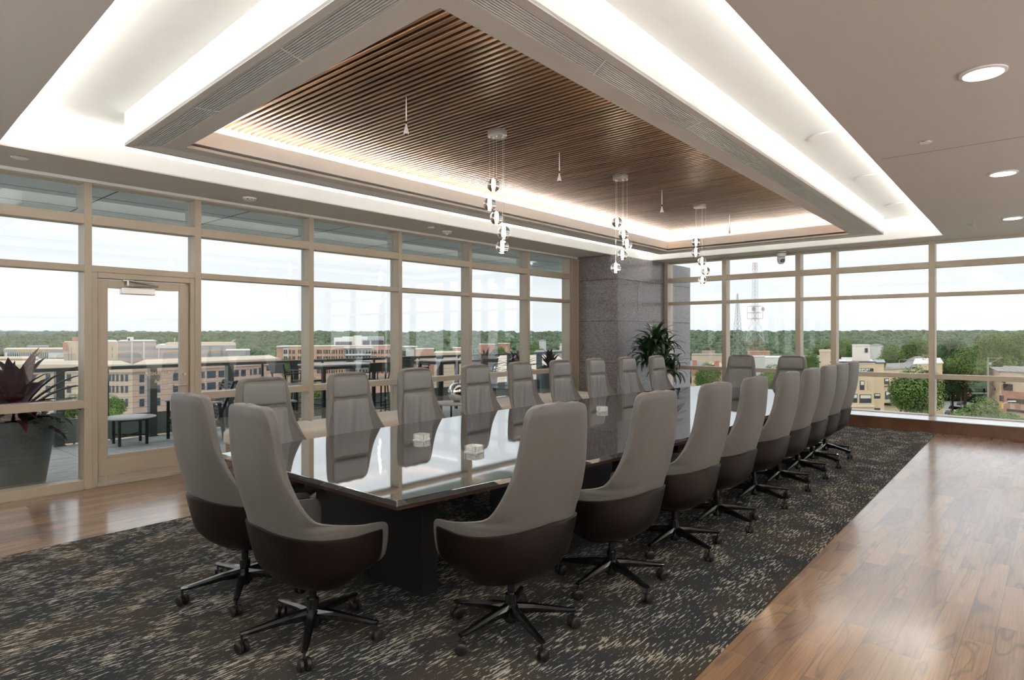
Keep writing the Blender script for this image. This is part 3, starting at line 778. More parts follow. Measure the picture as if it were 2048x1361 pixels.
# ------------------------------------------------------------------ table
def boat(grow=0.0):
    out = []
    n = 24; x0, x1 = 1.985 - grow, 9.72 + grow
    for i in range(n + 1):
        x = x0 + (x1 - x0) * i / n; k = (2 * i / n - 1); out.append((x, 3.42 - (.955 + .23 * (1 - k * k) + grow)))
    for i in range(n + 1):
        x = x1 - (x1 - x0) * i / n; k = (2 * i / n - 1); out.append((x, 3.42 + (.955 + .23 * (1 - k * k) + grow)))
    return out
tb = empty('conference_table', (0, 0, 0), 0, 'long boat-shaped conference table with a mirror-polished dark top', 'table')
MB().prism(boat(), .712, .742).obj('tabletop', M['tabletop'], tb, bevel=.0025)
MB().prism(boat(-.012), .690, .712).obj('edge_band', M['tableedge'], tb)
MB().box(2.62, 2.95, .60, 9.2, 3.05, .688).box(2.62, 3.79, .60, 9.2, 3.89, .688).box(2.1, 3.3, .63, 9.6, 3.5, .688).obj('under_frame', M['tablebase'], tb)
for x0_, x1_, ya, yb in [(2.48, 2.60, 2.84, 3.98), (4.2, 4.75, 2.95, 3.9), (6.0, 6.55, 2.95, 3.9), (7.6, 8.1, 2.95, 3.9), (9.05, 9.2, 2.84, 3.98)]:
    MB().box(x0_, ya, .0085, x1_, yb, .689).obj('pedestal', M['tablebase'], tb, bevel=.004)
hb = MB().tube((2.10, 3.72, .66), (2.10, 4.1, .66), .012, n=8).box(2.07, 3.75, .625, 2.25, 4.2, .688)
hb.obj('cable_tray', M['black'], tb)

# crystal blocks on the table
def crystal(x, y, rz, lab):
    c = empty('crystal_holder', (x, y, .7425), rz, lab, 'coaster holder', 'crystal coaster holders on the table')
    MB().box(-.05, -.05, 0, .05, .05, .008).obj('base', M['crystal'], c, bevel=.001)
    g = MB()
    for k in range(5):
        z = .010 + k * .0075; s = .062; q = 0
        pts = [(s * cos(2 * pi * i / 8 + pi / 8), s * sin(2 * pi * i / 8 + pi / 8)) for i in range(8)]
        g.prism(pts, z, z + .0055)
    g.obj('coaster_stack', M['crystal'], c)
    p = MB()
    for a in range(4):
        q = a * pi / 2 + pi / 4; p.tube((.066 * cos(q), .066 * sin(q), .002), (.066 * cos(q), .066 * sin(q), .048), .003, n=8)
    p.obj('post', M['chrome'], c)
crystal(3.27, 3.76, .3, 'square crystal coaster stack on the near table part, nearer the window')
crystal(3.17, 3.09, .1, 'square crystal coaster stack on the near table part, nearer the camera')
crystal(5.78, 3.72, .8, 'stack of crystal coasters at the middle of the table, in a dark reflection')
crystal(8.35, 2.95, .5, 'crystal coaster stack near the far end of the table, half hidden by chairs')

# ------------------------------------------------------------------ pendants, microphones, ceiling fittings
def pendant(x, globes, lab):
    y = 3.88
    p = empty('pendant_light', (x, y, SLAT), 0, lab, 'pendant light', 'pendants of glass globes above the table')
    MB().lathe([(.086, -.052), (.088, -.05), (.088, -.004), (.086, 0)], 40).obj('canopy', M['alu'], p, smooth=True, auto=40)
    for k, (dx, z) in enumerate(globes):
        ox = dx * RT[0]; oy = dx * RT[1]
        q = 2 * pi * k / 5; ox += .022 * cos(q) * FW[0]; oy += .022 * cos(q) * FW[1]
        zz = z - SLAT
        g = MB(); R_ = .060; nn = 14
        prof = [(max(.001, R_ * sin(pi * i / nn)), -R_ * cos(pi * i / nn)) for i in range(nn + 1)]
        go = g.lathe(prof, 28, (ox, oy, zz)).obj('globe', M['globe'], p, smooth=True)
        MB().lathe([(.004, -.030), (.011, -.028), (.013, -.01), (.012, .030), (.009, .050)], 18, (ox, oy, zz)).obj('lamp_core', M['frost'], go, smooth=True)
        w = MB().tube((ox, oy, zz + .05), (ox, oy, -.052), .0012, n=6); w.tube((ox, oy, zz + .046), (ox, oy, zz + .066), .006, n=10)
        w.tube((ox, oy, -.052), (ox, oy, -.064), .007, n=10)
        w.obj('cord', M['alu'], p)
        pl = bpy.data.lights.new('globe_bulb', 'POINT'); pl.energy = 2.6; pl.color = (1, .84, .64); pl.shadow_soft_size = .03
        lo = bpy.data.objects.new('globe_bulb', pl); COL.objects.link(lo); lo.location = (x + ox, y + oy, z - .075)
pendant(4.28, [(-.035, 2.926), (-.070, 2.751), (-.006, 2.62), (.060, 2.487), (.046, 2.361)], 'cluster of five lit glass globes hanging nearest the camera')
pendant(6.42, [(-.038, 2.876), (.036, 2.732), (.074, 2.614), (.020, 2.49), (-.054, 2.341)], 'cluster of five lit glass globes, the middle one over the table')
pendant(8.57, [(-.045, 2.886), (-.053, 2.733), (.026, 2.602), (.081, 2.465), (.039, 2.34)], 'cluster of five lit glass globes, the farthest one over the table')
for i, x in enumerate([3.20, 5.20, 7.40, 9.60]):
    m = empty('hanging_microphone', (x, 3.86, SLAT), 0, ['white cone microphone hanging from the slats nearest the camera', 'white cone microphone hanging between the first and second globe clusters',
        'white cone microphone hanging between the second and third globe clusters', 'white cone microphone hanging beyond the farthest globe cluster'][i], 'microphone', 'hanging ceiling microphones')
    MB().tube((0, 0, 0), (0, 0, -.17), .0025, .005, n=10).lathe([(.005, -.19), (.0055, -.17)], 12).obj('stem', M['whiteplastic'], m, smooth=True)
    MB().lathe([(.019, -.292), (.022, -.285), (.017, -.262), (.009, -.235), (.006, -.212)], 20).obj('microphone_head', M['whiteplastic'], m, smooth=True)
    MB().lathe([(.015, -.294), (.015, -.291)], 16).tube((0, 0, -.192), (0, 0, -.212), .0055, n=12).obj('grille', M['blackplastic'], m)
def disc(name, x, y, z, r, mat_rim, mat_in, lab, cat, group=None, h=.012, inner='diffuser', rin=.84):
    d = MB().lathe([(r * .9, -h), (r, -h * .6), (r, 0)], 36, (0, 0, 0)).obj(name, mat_rim, smooth=True, auto=40, loc=(x, y, z)); tag(d, lab, cat, group)
    MB().lathe([(r * rin, -h - .002), (r * rin, -h + .002)], 36).obj(inner, mat_in, d)
    return d
for i, (x, y) in enumerate([(4.694, .347), (7.732, .416), (10.789, .48), (1.65, .30), (-1.40, .25), (-1.4, -2.7), (1.65, -2.7), (4.7, -2.7), (7.7, -2.6), (10.8, -2.6)]):  # unseen ones beyond the right-hand ceiling group are added to brighten the room
    disc('downlight', x, y, CEIL, .120, M['whiteplastic'], M['lamp'], ['large round lit downlight in the right-hand ceiling, the nearest', 'round lit downlight in the right-hand ceiling, the middle one', 'round lit downlight in the right-hand ceiling, the farthest', 'added unseen downlight above and behind the camera', 'added unseen downlight above the corner behind the camera', 'added unseen downlight in the near right corner', 'added unseen downlight in the second row right, nearest', 'added unseen downlight in the second row right, second', 'added unseen downlight in the second row right, third', 'added unseen downlight in the second row right, fourth'][i], 'downlight', 'downlights in the right-hand ceiling' if i < 3 else 'added downlights behind the camera')
    l = bpy.data.lights.new('downlight_beam', 'SPOT'); l.energy = 26; l.spot_size = radians(140); l.spot_blend = .6; l.shadow_soft_size = .1; l.color = (1, .95, .88)
    lo = bpy.data.objects.new('downlight_beam', l); COL.objects.link(lo); lo.location = (x, y, CEIL - .03)
for i, (x, y) in enumerate([(6.36, 1.63), (8.33, 1.68), (10.33, 1.72)]):
    disc('ceiling_speaker', x, y, RECESS, .165, M['white'], M['white'], ['round white ceiling speaker in the bright recess, nearest the camera', 'round white ceiling speaker in the bright recess, the middle one', 'round white ceiling speaker in the bright recess, the farthest'][i], 'ceiling speaker', 'speakers in the ceiling recess', h=.006, inner='speaker_grille', rin=.93)
disc('occupancy_sensor', 6.063, .823, CEIL, .048, M['chrome'], M['whiteplastic'], 'small round metal-rimmed sensor between the right-hand downlights', 'sensor', inner='lens')
disc('sprinkler_cover', 11.03, .95, CEIL, .045, M['chrome'], M['greywall'], 'tiny dark sprinkler cover near the back right windows', 'sprinkler', inner='plate')
disc('sprinkler_cover', 1.383, 6.915, CEIL, .068, M['chrome'], M['whiteplastic'], 'small round chrome-rimmed fitting in the ceiling at the far left', 'sprinkler', inner='plate')
disc('sprinkler_cover', 6.204, 6.925, CEIL, .048, M['whiteplastic'], M['whiteplastic'], 'small plain white disc in the ceiling beside the smoke detector', 'sprinkler', inner='plate')
for i, (x, y, lab) in enumerate([(3.511, 7.0, 'white louvred smoke detector above the door bay'), (6.602, 7.01, 'white smoke detector with a dangling sensor above the window wall')]):
    sdt = MB().lathe([(.052, -.034), (.066, -.026), (.072, -.010), (.075, 0)], 30).obj('smoke_detector', M['whiteplastic'], smooth=True, loc=(x, y, CEIL)); tag(sdt, lab, 'smoke detector')
    v = MB()
    for k in range(10):
        a = 2 * pi * k / 10; v.box(.0, 0, 0, 0, 0, 0)
        v.tube((.068 * cos(a), .068 * sin(a), -.024), (.068 * cos(a + .35), .068 * sin(a + .35), -.024), .003, n=5)
    v.obj('vents', M['blackplastic'], sdt)
    if i: MB().tube((0, 0, -.03), (0, 0, -.055), .014, .02, n=14).obj('sensor_tip', M['whiteplastic'], sdt, smooth=True)
# ceiling control joint and linear slot near the back windows
tag(MB().box(6.42, Y0, CEIL - .0006, 6.426, 1.20, CEIL + .001).obj('trim_9', M['dark']), kind='structure')
sl = MB().box(12.16, 2.95, CEIL - .005, 12.36, 5.55, CEIL - .0005).obj('slot_diffuser', M['alu']); tag(sl, 'long thin slot diffuser in the ceiling strip above the back windows', 'air diffuser')
MB().box(12.19, 2.98, CEIL - .006, 12.205, 5.52, CEIL - .003).box(12.30, 2.98, CEIL - .006, 12.315, 5.52, CEIL - .003).obj('slot', M['dark'], sl)
cm = empty('ceiling_camera', (12.30, 3.96, CEIL - .006), 0, 'white dome video camera with a round black lens hanging in front of the back windows', 'camera')
MB().lathe([(.055, -.10), (.085, -.088), (.092, -.03), (.088, 0)], 28).obj('camera_body', M['whiteplastic'], cm, smooth=True, auto=50)
MB().lathe([(.094, -.030), (.094, -.020)], 28).obj('collar', M['blackplastic'], cm)
hd = MB().lathe([(.006, -.235), (.045, -.222), (.07, -.18), (.074, -.13), (.066, -.10)], 24).obj('camera_head', M['whiteplastic'], cm, smooth=True)
dl = Vector((-FW[0], -FW[1], -.12)).normalized()
MB().tube(dl * .05 + Vector((0, 0, -.165)), dl * .086 + Vector((0, 0, -.165)), .040, .036, n=24).obj('lens', M['blackplastic'], hd, smooth=True, auto=40)

# ------------------------------------------------------------------ benches, side table, sphere, indoor plant
def bench(x0, x1, lab):
    b = empty('upholstered_bench', ((x0 + x1) / 2, 7.0, 0), 0, lab, 'bench', 'low upholstered benches along the windows')
    hw = (x1 - x0) / 2
    def rnd(x0, y0, z0, x1, y1, z1): return MB().box(x0, y0, z0, x1, y1, z1)
    c = rnd(-hw, -.36, .28, hw, .37, .46).obj('seat_cushion', M['boucle'], b, smooth=True)
    bv = c.modifiers.new('b', 'BEVEL'); bv.width = .055; bv.segments = 5
    MB().box(-hw + .03, -.33, .12, hw - .03, .34, .285).obj('base', M['benchbase'], b, bevel=.01)
    for sx in (-1, 1):
        for sy in (-1, 1):
            MB().tube((sx * (hw - .1), sy * .27, 0), (sx * (hw - .1), sy * .27, .125), .014, .018, n=10).obj('leg', M['black'], b)
bench(3.36, 4.47, 'oatmeal upholstered bench under the windows right after the door')
bench(4.49, 6.05, 'oatmeal upholstered bench under the windows, left of the round side table')
bench(7.20, 8.68, 'oatmeal upholstered bench under the windows, right of the round side table')
bench(8.70, 10.25, 'oatmeal upholstered bench under the windows, ending at the granite corner')
st_ = empty('side_table', (6.66, 6.98, 0), 0, 'round pale side table on thin black legs between the window benches', 'side table')
MB().lathe([(.295, .512), (.30, .516), (.30, .532), (.295, .536)], 48).obj('table_top', M['patiotop'], st_, smooth=True, auto=40)
for k in range(4):
    q = pi / 4 + k * pi / 2; MB().tube((.24 * cos(q), .24 * sin(q), 0), (.22 * cos(q), .22 * sin(q), .512), .008, n=8).obj('leg', M['black'], st_)
sp = MB(); nn = 24; R_ = .142
sp.lathe([(max(.002, R_ * sin(pi * i / nn)), -R_ * cos(pi * i / nn)) for i in range(nn + 1)], 40)
spo = sp.obj('mirror_sphere', M['mirror'], smooth=True, loc=(6.75, 6.95, .536 + R_ + .008)); tag(spo, 'mirrored silver sphere standing on the round side table', 'sphere')
MB().lathe([(.05, -R_ - .008), (.045, -R_ + .012)], 20).obj('ring_foot', M['leaf'], spo)

def leaf(mb, base, az, el, length, width, droop, nseg=7, fold=.25, twist=0.0):
    """one strap leaf: starts at base, heading az/el, bending down by droop"""
    p = Vector(base); vs = []; d_el = el
    for i in range(nseg + 1):
        k = i / nseg
        w = width * (sin(pi * min(1, .12 + k * .88)) ** .75) * .5 if k < 1 else .001
        d = Vector((cos(az) * cos(d_el), sin(az) * cos(d_el), sin(d_el)))
        sdir = Vector((-sin(az), cos(az), twist)); up = sdir.cross(d)
        vs += [p - sdir * w + up * (w * -fold), p + up * 0, p + sdir * w + up * (w * -fold)]
        p = p + d * (length / nseg); d_el -= droop / nseg * (0.4 + 1.2 * k)
    fs = []
    for i in range(nseg):
        a = i * 3; fs += [(a, a + 1, a + 4, a + 3), (a + 1, a + 2, a + 5, a + 4)]
    mb.add(vs, fs)
def potted(loc, pr, ph, mat, lab, build, name='potted_plant', cat='plant', group=None, potmat='pot', taper=.72):
    r = empty(name, loc, 0, lab, cat, group)
    MB().lathe([(pr * taper, 0), (pr * taper * 1.02, .01), (pr, ph - .03), (pr, ph), (pr * .93, ph), (pr * .90, ph - .05), (pr * .3, ph - .05)], 36).obj('planter', M[potmat], r, smooth=True, auto=35)
    MB().lathe([(pr * .9, ph - .06), (pr * .9, ph - .04)], 24).obj('soil', M['soil'], r)
    m = MB(); build(m); o = m.obj('foliage', mat, r, smooth=True)
    return r
rnd_ = random.Random(3)
def dracaena(m):
    for c, zc, n, L_, w_ in [((0, 0), 1.34, 60, .56, .085), ((.20, -.08), 1.14, 44, .52, .075), ((-.26, .04), 1.10, 46, .52, .075), ((.10, .22), .98, 34, .46, .07), ((.34, -.16), .82, 36, .46, .07), ((-.16, -.26), .84, 34, .46, .07)]:
        for i in range(n):
            k = i / n
            leaf(m, (c[0] + rnd_.uniform(-.02, .02), c[1] + rnd_.uniform(-.02, .02), zc + .12 * k), rnd_.uniform(0, 2 * pi), radians(10 + 66 * k + rnd_.uniform(-12, 12)), L_ * rnd_.uniform(.7, 1.1), w_ * rnd_.uniform(.8, 1.15), radians(rnd_.uniform(85, 150)) * (1.15 - .5 * k), 8)
pl = potted((10.98, 5.86, 0), .21, .42, M['leaf'], 'tall bushy green corn plant standing in front of the granite corner', dracaena, 'corn_plant')
MB().tube((0, 0, .38), (0, 0, 1.42), .02, .014, n=10).tube((.02, -.01, .38), (.17, -.05, 1.18), .016, .012, n=8).tube((-.02, .01, .38), (-.2, .06, 1.14), .016, .012, n=8).tube((0, .02, .38), (.12, .18, 1.0), .014, .01, n=8).tube((.03, -.02, .38), (.25, -.12, .82), .013, .01, n=8).tube((-.01, -.02, .38), (-.1, -.2, .88), .013, .01, n=8).obj('stem', M['bark'], pl)

# ------------------------------------------------------------------ patio
PY = 10.62
pf = MB().box(-6, LW + .2, -.14, 16, PY + .12, -.035).obj('floor_terrace', M['grout']); tag(pf, kind='structure')
pv = MB(); yy = LW + .22
while yy < PY - .02:
    x_ = -6.0 + .3
    while x_ < 16:
        pv.box(x_ + .004, yy + .004, -.035, x_ + .906, min(yy + .453, PY), 0.0); x_ += .91
    yy += .457
pv.obj('pavers', M['paver'], pf)
so2 = MB().box(-6, LW + .2, 3.12, 16, 10.0, 3.40).obj('ceiling_terrace', M['soffit']); tag(so2, kind='structure')
jt = MB()
for i in range(12): jt.box(-5 + i * 1.48, LW + .2, 3.1185, -4.985 + i * 1.48, 10.0, 3.1195)
for y_ in (8.25, 9.1): jt.box(-6, y_, 3.1185, 16, y_ + .014, 3.1195)
jt.obj('panel_joints', M['dark'], so2)
rl = empty('terrace_railing', (0, PY, 0), 0, 'grey-green metal railing with thin cables along the terrace edge', 'railing')
MB().box(-6, -.055, 1.045, 15, .055, 1.095).obj('top_rail', M['rail'], rl, bevel=.004)
MB().box(-6, -.012, .02, 15, .012, .36).box(-6, -.02, .345, 15, .02, .365).box(-6, -.018, .18, 15, .018, .187).obj('lower_panel', M['parapet'], rl)
px_ = [-4.6, -3.4, -2.2, -1.0, .16, 1.36, 2.56, 3.76, 4.96, 6.16, 7.36, 8.56, 9.76, 10.96, 12.16, 13.36]
for x_ in px_: MB().box(x_ - .05, -.09, 0, x_ + .05, .03, 1.045).box(x_ - .07, -.10, 0, x_ + .07, .05, .012).obj('post', M['rail'], rl)
for x_ in px_[:-1]: MB().box(x_ + .58, -.012, .36, x_ + .62, .012, 1.045).obj('baluster', M['rail'], rl)
for k in range(7): MB().tube((-6, 0, .45 + k * .085), (15, 0, .45 + k * .085), .0028, n=5).obj('cable', M['towergrey'], rl)

# low round table
rt = empty('low_round_table', (3.28, 10.06, 0), 0, 'low round pale-topped table on dark legs outside the glass door', 'table')
MB().lathe([(.325, .372), (.33, .376), (.33, .386), (.325, .39)], 40).obj('table_top', M['patiotop'], rt, smooth=True, auto=40)
for k in range(4):
    q = radians(40) + k * pi / 2; MB().box(-.016, -.016, 0, .016, .016, .372).obj('leg', M['patioblack'], rt, loc=(.24 * cos(q), .24 * sin(q), 0))
cb = MB()
for q in (radians(40), radians(130)): cb.tube((.24 * cos(q), .24 * sin(q), .13), (-.24 * cos(q), -.24 * sin(q), .13), .011, n=6)
for k in range(4):
    q = radians(40) + k * pi / 2; q2 = q + pi / 2
    cb.tube((.24 * cos(q), .24 * sin(q), .35), (.24 * cos(q2), .24 * sin(q2), .35), .014, n=6)
cb.obj('stretcher', M['patioblack'], rt)
def lounge(loc, rz, lab):
    r = empty('terrace_lounge_chair', loc, rz, lab, 'lounge chair', 'dark lounge chairs on the terrace')
    for sx in (-1, 1):
        MB().box(sx * .31 - .02, .28, 0, sx * .31 + .02, .32, .56).obj('leg', M['patioblack'], r)
        MB().hexa([(sx * .31 - .02, -.36, 0), (sx * .31 + .02, -.36, 0), (sx * .31 + .02, -.31, 0), (sx * .31 - .02, -.31, 0)], [(sx * .31 - .02, -.28, .56), (sx * .31 + .02, -.28, .56), (sx * .31 + .02, -.23, .56), (sx * .31 - .02, -.23, .56)]).obj('leg', M['patioblack'], r)
        MB().box(sx * .33 - .035, -.30, .555, sx * .33 + .035, .34, .58).obj('armrest', M['patiotop'], r, bevel=.006)
    MB().box(-.31, .27, .27, .31, .30, .32).box(-.31, -.31, .20, .31, -.28, .25).box(-.31, -.3, .23, -.28, .3, .30).box(.28, -.3, .23, .31, .3, .30).obj('seat_frame', M['patioblack'], r)
    s = MB()
    for k in range(12): s.box(-.28, -.27 + k * .047, .285 + k * .002, .28, -.235 + k * .047, .295 + k * .002)
    s.obj('seat_webbing', M['patioblack'], r)
    b = MB().hexa([(-.29, -.27, .28), (-.25, -.27, .28), (-.25, -.23, .28), (-.29, -.23, .28)], [(-.29, -.50, .86), (-.25, -.50, .86), (-.25, -.46, .86), (-.29, -.46, .86)])
    b.hexa([(.25, -.27, .28), (.29, -.27, .28), (.29, -.23, .28), (.25, -.23, .28)], [(.25, -.50, .86), (.29, -.50, .86), (.29, -.46, .86), (.25, -.46, .86)])
    for k in range(11):
        z = .36 + k * .046; y = -.25 - (z - .28) * .40
        b.box(-.26, y - .008, z, .26, y + .008, z + .030)
    b.obj('backrest', M['patioblack'], r)
lounge((4.05, 9.75, 0), radians(80), 'dark low lounge chair on the terrace just right of the round table')
lounge((4.75, 9.0, 0), radians(170), 'dark low lounge chair with pale arms on the terrace behind the near table end')
def bar_table(x, y, lab):
    r = empty('bar_table', (x, y, 0), 0, lab, 'bar table', 'bar-height tables on the terrace')
    MB().box(-.58, -.38, 1.035, .58, .38, 1.06).obj('table_top', M['patiotop'], r, bevel=.004)
    MB().box(-.54, -.34, .985, .54, .34, 1.033).obj('apron', M['patioblack'], r)
    for sx in (-1, 1):
        for sy in (-1, 1): MB().box(-.025, -.025, 0, .025, .025, .99).obj('leg', M['patioblack'], r, loc=(sx * .50, sy * .30, 0))
def stool(x, y, rz, lab):
    r = empty('bar_stool', (x, y, 0), rz, lab, 'bar stool', 'dark bar stools around the terrace tables')
    for sx in (-1, 1):
        for sy in (-1, 1):
            MB().tube((sx * .23, sy * .23, 0), (sx * .19, sy * .19, .74), .014, n=6).obj('leg', M['patioblack'], r)
    MB().box(-.22, -.22, .735, .22, .22, .765).obj('seat', M['patioblack'], r, bevel=.01)
    b = MB().tube((-.19, -.2, .75), (-.21, -.27, 1.10), .013, n=6).tube((.19, -.2, .75), (.21, -.27, 1.10), .013, n=6)
    b.hexa([(-.22, -.25, .95), (.22, -.25, .95), (.22, -.225, .95), (-.22, -.225, .95)], [(-.22, -.285, 1.10), (.22, -.285, 1.10), (.22, -.26, 1.10), (-.22, -.26, 1.10)])
    b.obj('backrest', M['patioblack'], r)
    f = MB(); 
    for z in (.25,): f.box(-.225, .205, z, .225, .225, z + .02).box(-.225, -.225, z + .08, .225, -.205, z + .1).box(-.225, -.22, z + .04, -.205, .22, z + .06).box(.205, -.22, z + .04, .225, .22, z + .06)
    f.obj('footrest', M['patioblack'], r)
    a = MB().box(-.25, -.24, .93, -.215, .15, .95).box(.215, -.24, .93, .25, .15, .95).tube((-.23, .13, .75), (-.23, .13, .94), .010, n=6).tube((.23, .13, .75), (.23, .13, .94), .010, n=6)
    a.obj('armrest', M['patioblack'], r)
    return r
bar_table(6.35, 9.45, 'pale-topped bar table on the terrace, the left one')
bar_table(8.85, 9.35, 'pale-topped bar table on the terrace, the right one')
ST = [(5.45, 9.45, -90, 'dark bar stool at the left end of the left terrace bar table'), (7.25, 9.40, 90, 'dark bar stool at the right end of the left terrace bar table'),
      (6.15, 10.1, 180, 'dark bar stool on the railing side of the left terrace bar table'), (6.50, 8.75, 0, 'dark bar stool on the window side of the left terrace bar table'),
      (7.95, 9.35, -90, 'dark bar stool at the left end of the right terrace bar table'), (9.75, 9.35, 90, 'dark bar stool at the right end of the right terrace bar table'),
      (8.55, 10.0, 180, 'dark bar stool on the railing side of the right terrace bar table'), (9.05, 8.65, 0, 'dark bar stool on the window side of the right terrace bar table')]
for a in ST: stool(a[0], a[1], radians(a[2]), a[3])
# terrace planters
def ti_plant(L_, w_, n, z0, dr=60):
    def b(m):
        for i in range(n):
            k = i / n
            leaf(m, (rnd_.uniform(-.05, .05), rnd_.uniform(-.05, .05), z0 + .10 * k), rnd_.uniform(0, 2 * pi), radians(8 + 78 * k + rnd_.uniform(-8, 8)), L_ * rnd_.uniform(.7, 1.1), w_ * rnd_.uniform(.8, 1.15), radians(rnd_.uniform(.3, 1) * dr), 7, .35)
    return b
bp_ = potted((1.56, 8.10, 0), .37, .70, M['burgundy'], 'huge grey planter of burgundy strap leaves outside the far left window', ti_plant(.78, .115, 52, .64, 90), 'terrace_planter', 'planter')
vm = MB(); sm = MB()
for k in range(9):
    a = radians(-75 + 30 * k); p = Vector((.34 * cos(a), .34 * sin(a), .69)); L_ = rnd_.uniform(.15, .5)
    n = int(L_ / .03); prev = p.copy()
    for i in range(n):
        q = prev + Vector((cos(a) * .006 + rnd_.uniform(-.012, .012), sin(a) * .006 + rnd_.uniform(-.012, .012), -.03 if i > 2 else .004))
        if i <= 2: q += Vector((cos(a) * .03, sin(a) * .03, 0))
        sm.tube(prev, q, .002, n=4, caps=False)
        for _ in range(2): leaf(vm, q, rnd_.uniform(0, 6.28), rnd_.uniform(-.5, .8), .045, .032, .6, 3)
        prev = q
for _ in range(90):
    a = rnd_.uniform(0, 6.28); r_ = rnd_.uniform(.2, .36); leaf(vm, (r_ * cos(a), r_ * sin(a), .67 + rnd_.uniform(0, .05)), a, rnd_.uniform(0, 1), .07, .045, .8, 3)
vm.obj('vine_leaves', M['vine'], bp_); sm.obj('vine_stems', M['vine'], bp_)
for i, (u, y_, z0, w_, lab) in enumerate([(972, 9.75, 0, .072, 'slate planter of dark plum spiky leaves on the terrace, left of three'), (1036, 9.75, 0, .075, 'slate planter of dark plum spiky leaves on the terrace, middle of three'), (1100, 9.75, 0, .075, 'slate planter of dark plum spiky leaves on the terrace, right of three')]):
    d = ray(u); t_ = y_ / d[1]
    p_ = potted((d[0] * t_, y_, 0), .27, .72, M['purple'], lab, ti_plant(.50, w_ * 1.25, 52, .68, 50), 'terrace_planter', 'planter', 'plum-leaved planters at the right of the terrace')
    vm = MB()
    for _ in range(120):
        a = rnd_.uniform(0, 6.28); r_ = rnd_.uniform(.12, .27); leaf(vm, (r_ * cos(a), r_ * sin(a), .69 + rnd_.uniform(-.03, .06)), a, rnd_.uniform(-.3, 1), .09, .05, 1.0, 3)
    vm.obj('ground_cover', M['vine'], p_)
# ------------------------------------------------------------------ the city outside
GZ = -30.0          # street level
def clumps(centres, mat, name, parent=None, seed=1, sub=2, squash=.8, rough=.10):
    """many lumpy leaf masses in one mesh; centres = (x, y, z, r)"""
    import bmesh
    import numpy as np
    bm = bmesh.new(); bmesh.ops.create_icosphere(bm, subdivisions=sub, radius=1); bm.verts.ensure_lookup_table()
    bv = np.array([v.co[:] for v in bm.verts]); bf = np.array([[v.index for v in f.verts] for f in bm.faces]); bm.free()
    rg = np.random.default_rng(seed); C_ = np.array(centres); n = len(C_); k = len(bv)
    # a few lobes per crown so that the outline billows
    lob = rg.normal(size=(n, 7, 3)); lob /= np.linalg.norm(lob, axis=2, keepdims=True)
    dots = np.einsum('nlc,kc->nlk', lob, bv); bump = (np.clip(dots - .55, 0, 1) * .55).max(axis=1)
    rad = C_[:, 3:4] * (.86 + bump + rg.uniform(-rough, rough, (n, k)) * .6)
    V = bv[None] * rad[..., None]; V[..., 2] *= squash; V += C_[:, None, :3]
    F = (bf[None] + (np.arange(n) * k)[:, None, None]).reshape(-1, 3)
    me = bpy.data.meshes.new(name); me.vertices.add(n * k); me.vertices.foreach_set('co', V.reshape(-1).astype('f'))
    me.loops.add(F.size); me.loops.foreach_set('vertex_index', F.reshape(-1).astype('i')); me.polygons.add(len(F))
    me.polygons.foreach_set('loop_start', np.arange(0, F.size, 3, dtype='i')); me.polygons.foreach_set('loop_total', np.full(len(F), 3, dtype='i'))
    me.polygons.foreach_set('use_smooth', [True] * len(F)); me.update(calc_edges=True); me.validate(); me.materials.append(mat)
    o = bpy.data.objects.new(name, me); COL.objects.link(o); return o
# terrain rising towards the horizon
def hill(u, t):
    right = max(0, min(1, (u - 1250) / 500))
    top = -9 + 1.5 * right + 2.5 * noise.noise(Vector((u * .004, 3.1, t * .0007)))
    left = max(0, min(1, (500 - u) / 500))
    t0 = 420 - 60 * right + 500 * left; k = max(0, min(1, (t - t0) / 900))
    base = GZ + (top - GZ) * (k * k * (3 - 2 * k))
    return base + left * max(0, (t - 1500) / 1500) * 12
tv = MB(); grid = []
for t_ in [18, 60, 110, 180, 260, 350, 450, 560, 700, 850, 1000, 1200, 1500, 1900, 2400, 3000, 3600]:
    grid.append([tuple(at(u, t_, hill(u, t_))) for u in range(-700, 2900, 60)])
tv.grid(grid); gnd = tv.obj('ground_city', M['ground'], smooth=True); tag(gnd, kind='structure')
rr = random.Random(11); cen = []; far = []
while len(cen) < 8600:
    u = rr.uniform(-560, 2600); q = rr.random(); t_ = 260 * (1500 / 260) ** q
    if u < 1200 and t_ < 520 + (500 - min(u, 500)) * .7: continue
    if u < 1460 and t_ < 400: continue
    if 1200 <= u < 1980 and t_ < 300: continue
    if rr.random() < .02: continue
    r = (3.6 + t_ * .0045) * rr.uniform(.75, 1.3); p = at(u, t_, hill(u, t_) + r * .75); cen.append((p.x, p.y, p.z, r))
w = clumps(cen, M['canopy'], 'woodland', seed=5); tag(w, 'dense green woodland covering the slopes beyond the city', 'woodland', kind='stuff')
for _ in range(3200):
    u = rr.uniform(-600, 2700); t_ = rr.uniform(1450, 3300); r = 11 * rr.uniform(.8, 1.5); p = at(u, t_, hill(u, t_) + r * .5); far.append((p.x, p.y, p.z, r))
w = clumps(far, M['canopyfar'], 'distant_woodland', seed=6); tag(w, 'hazy blue-green woodland along the horizon', 'woodland', kind='stuff')

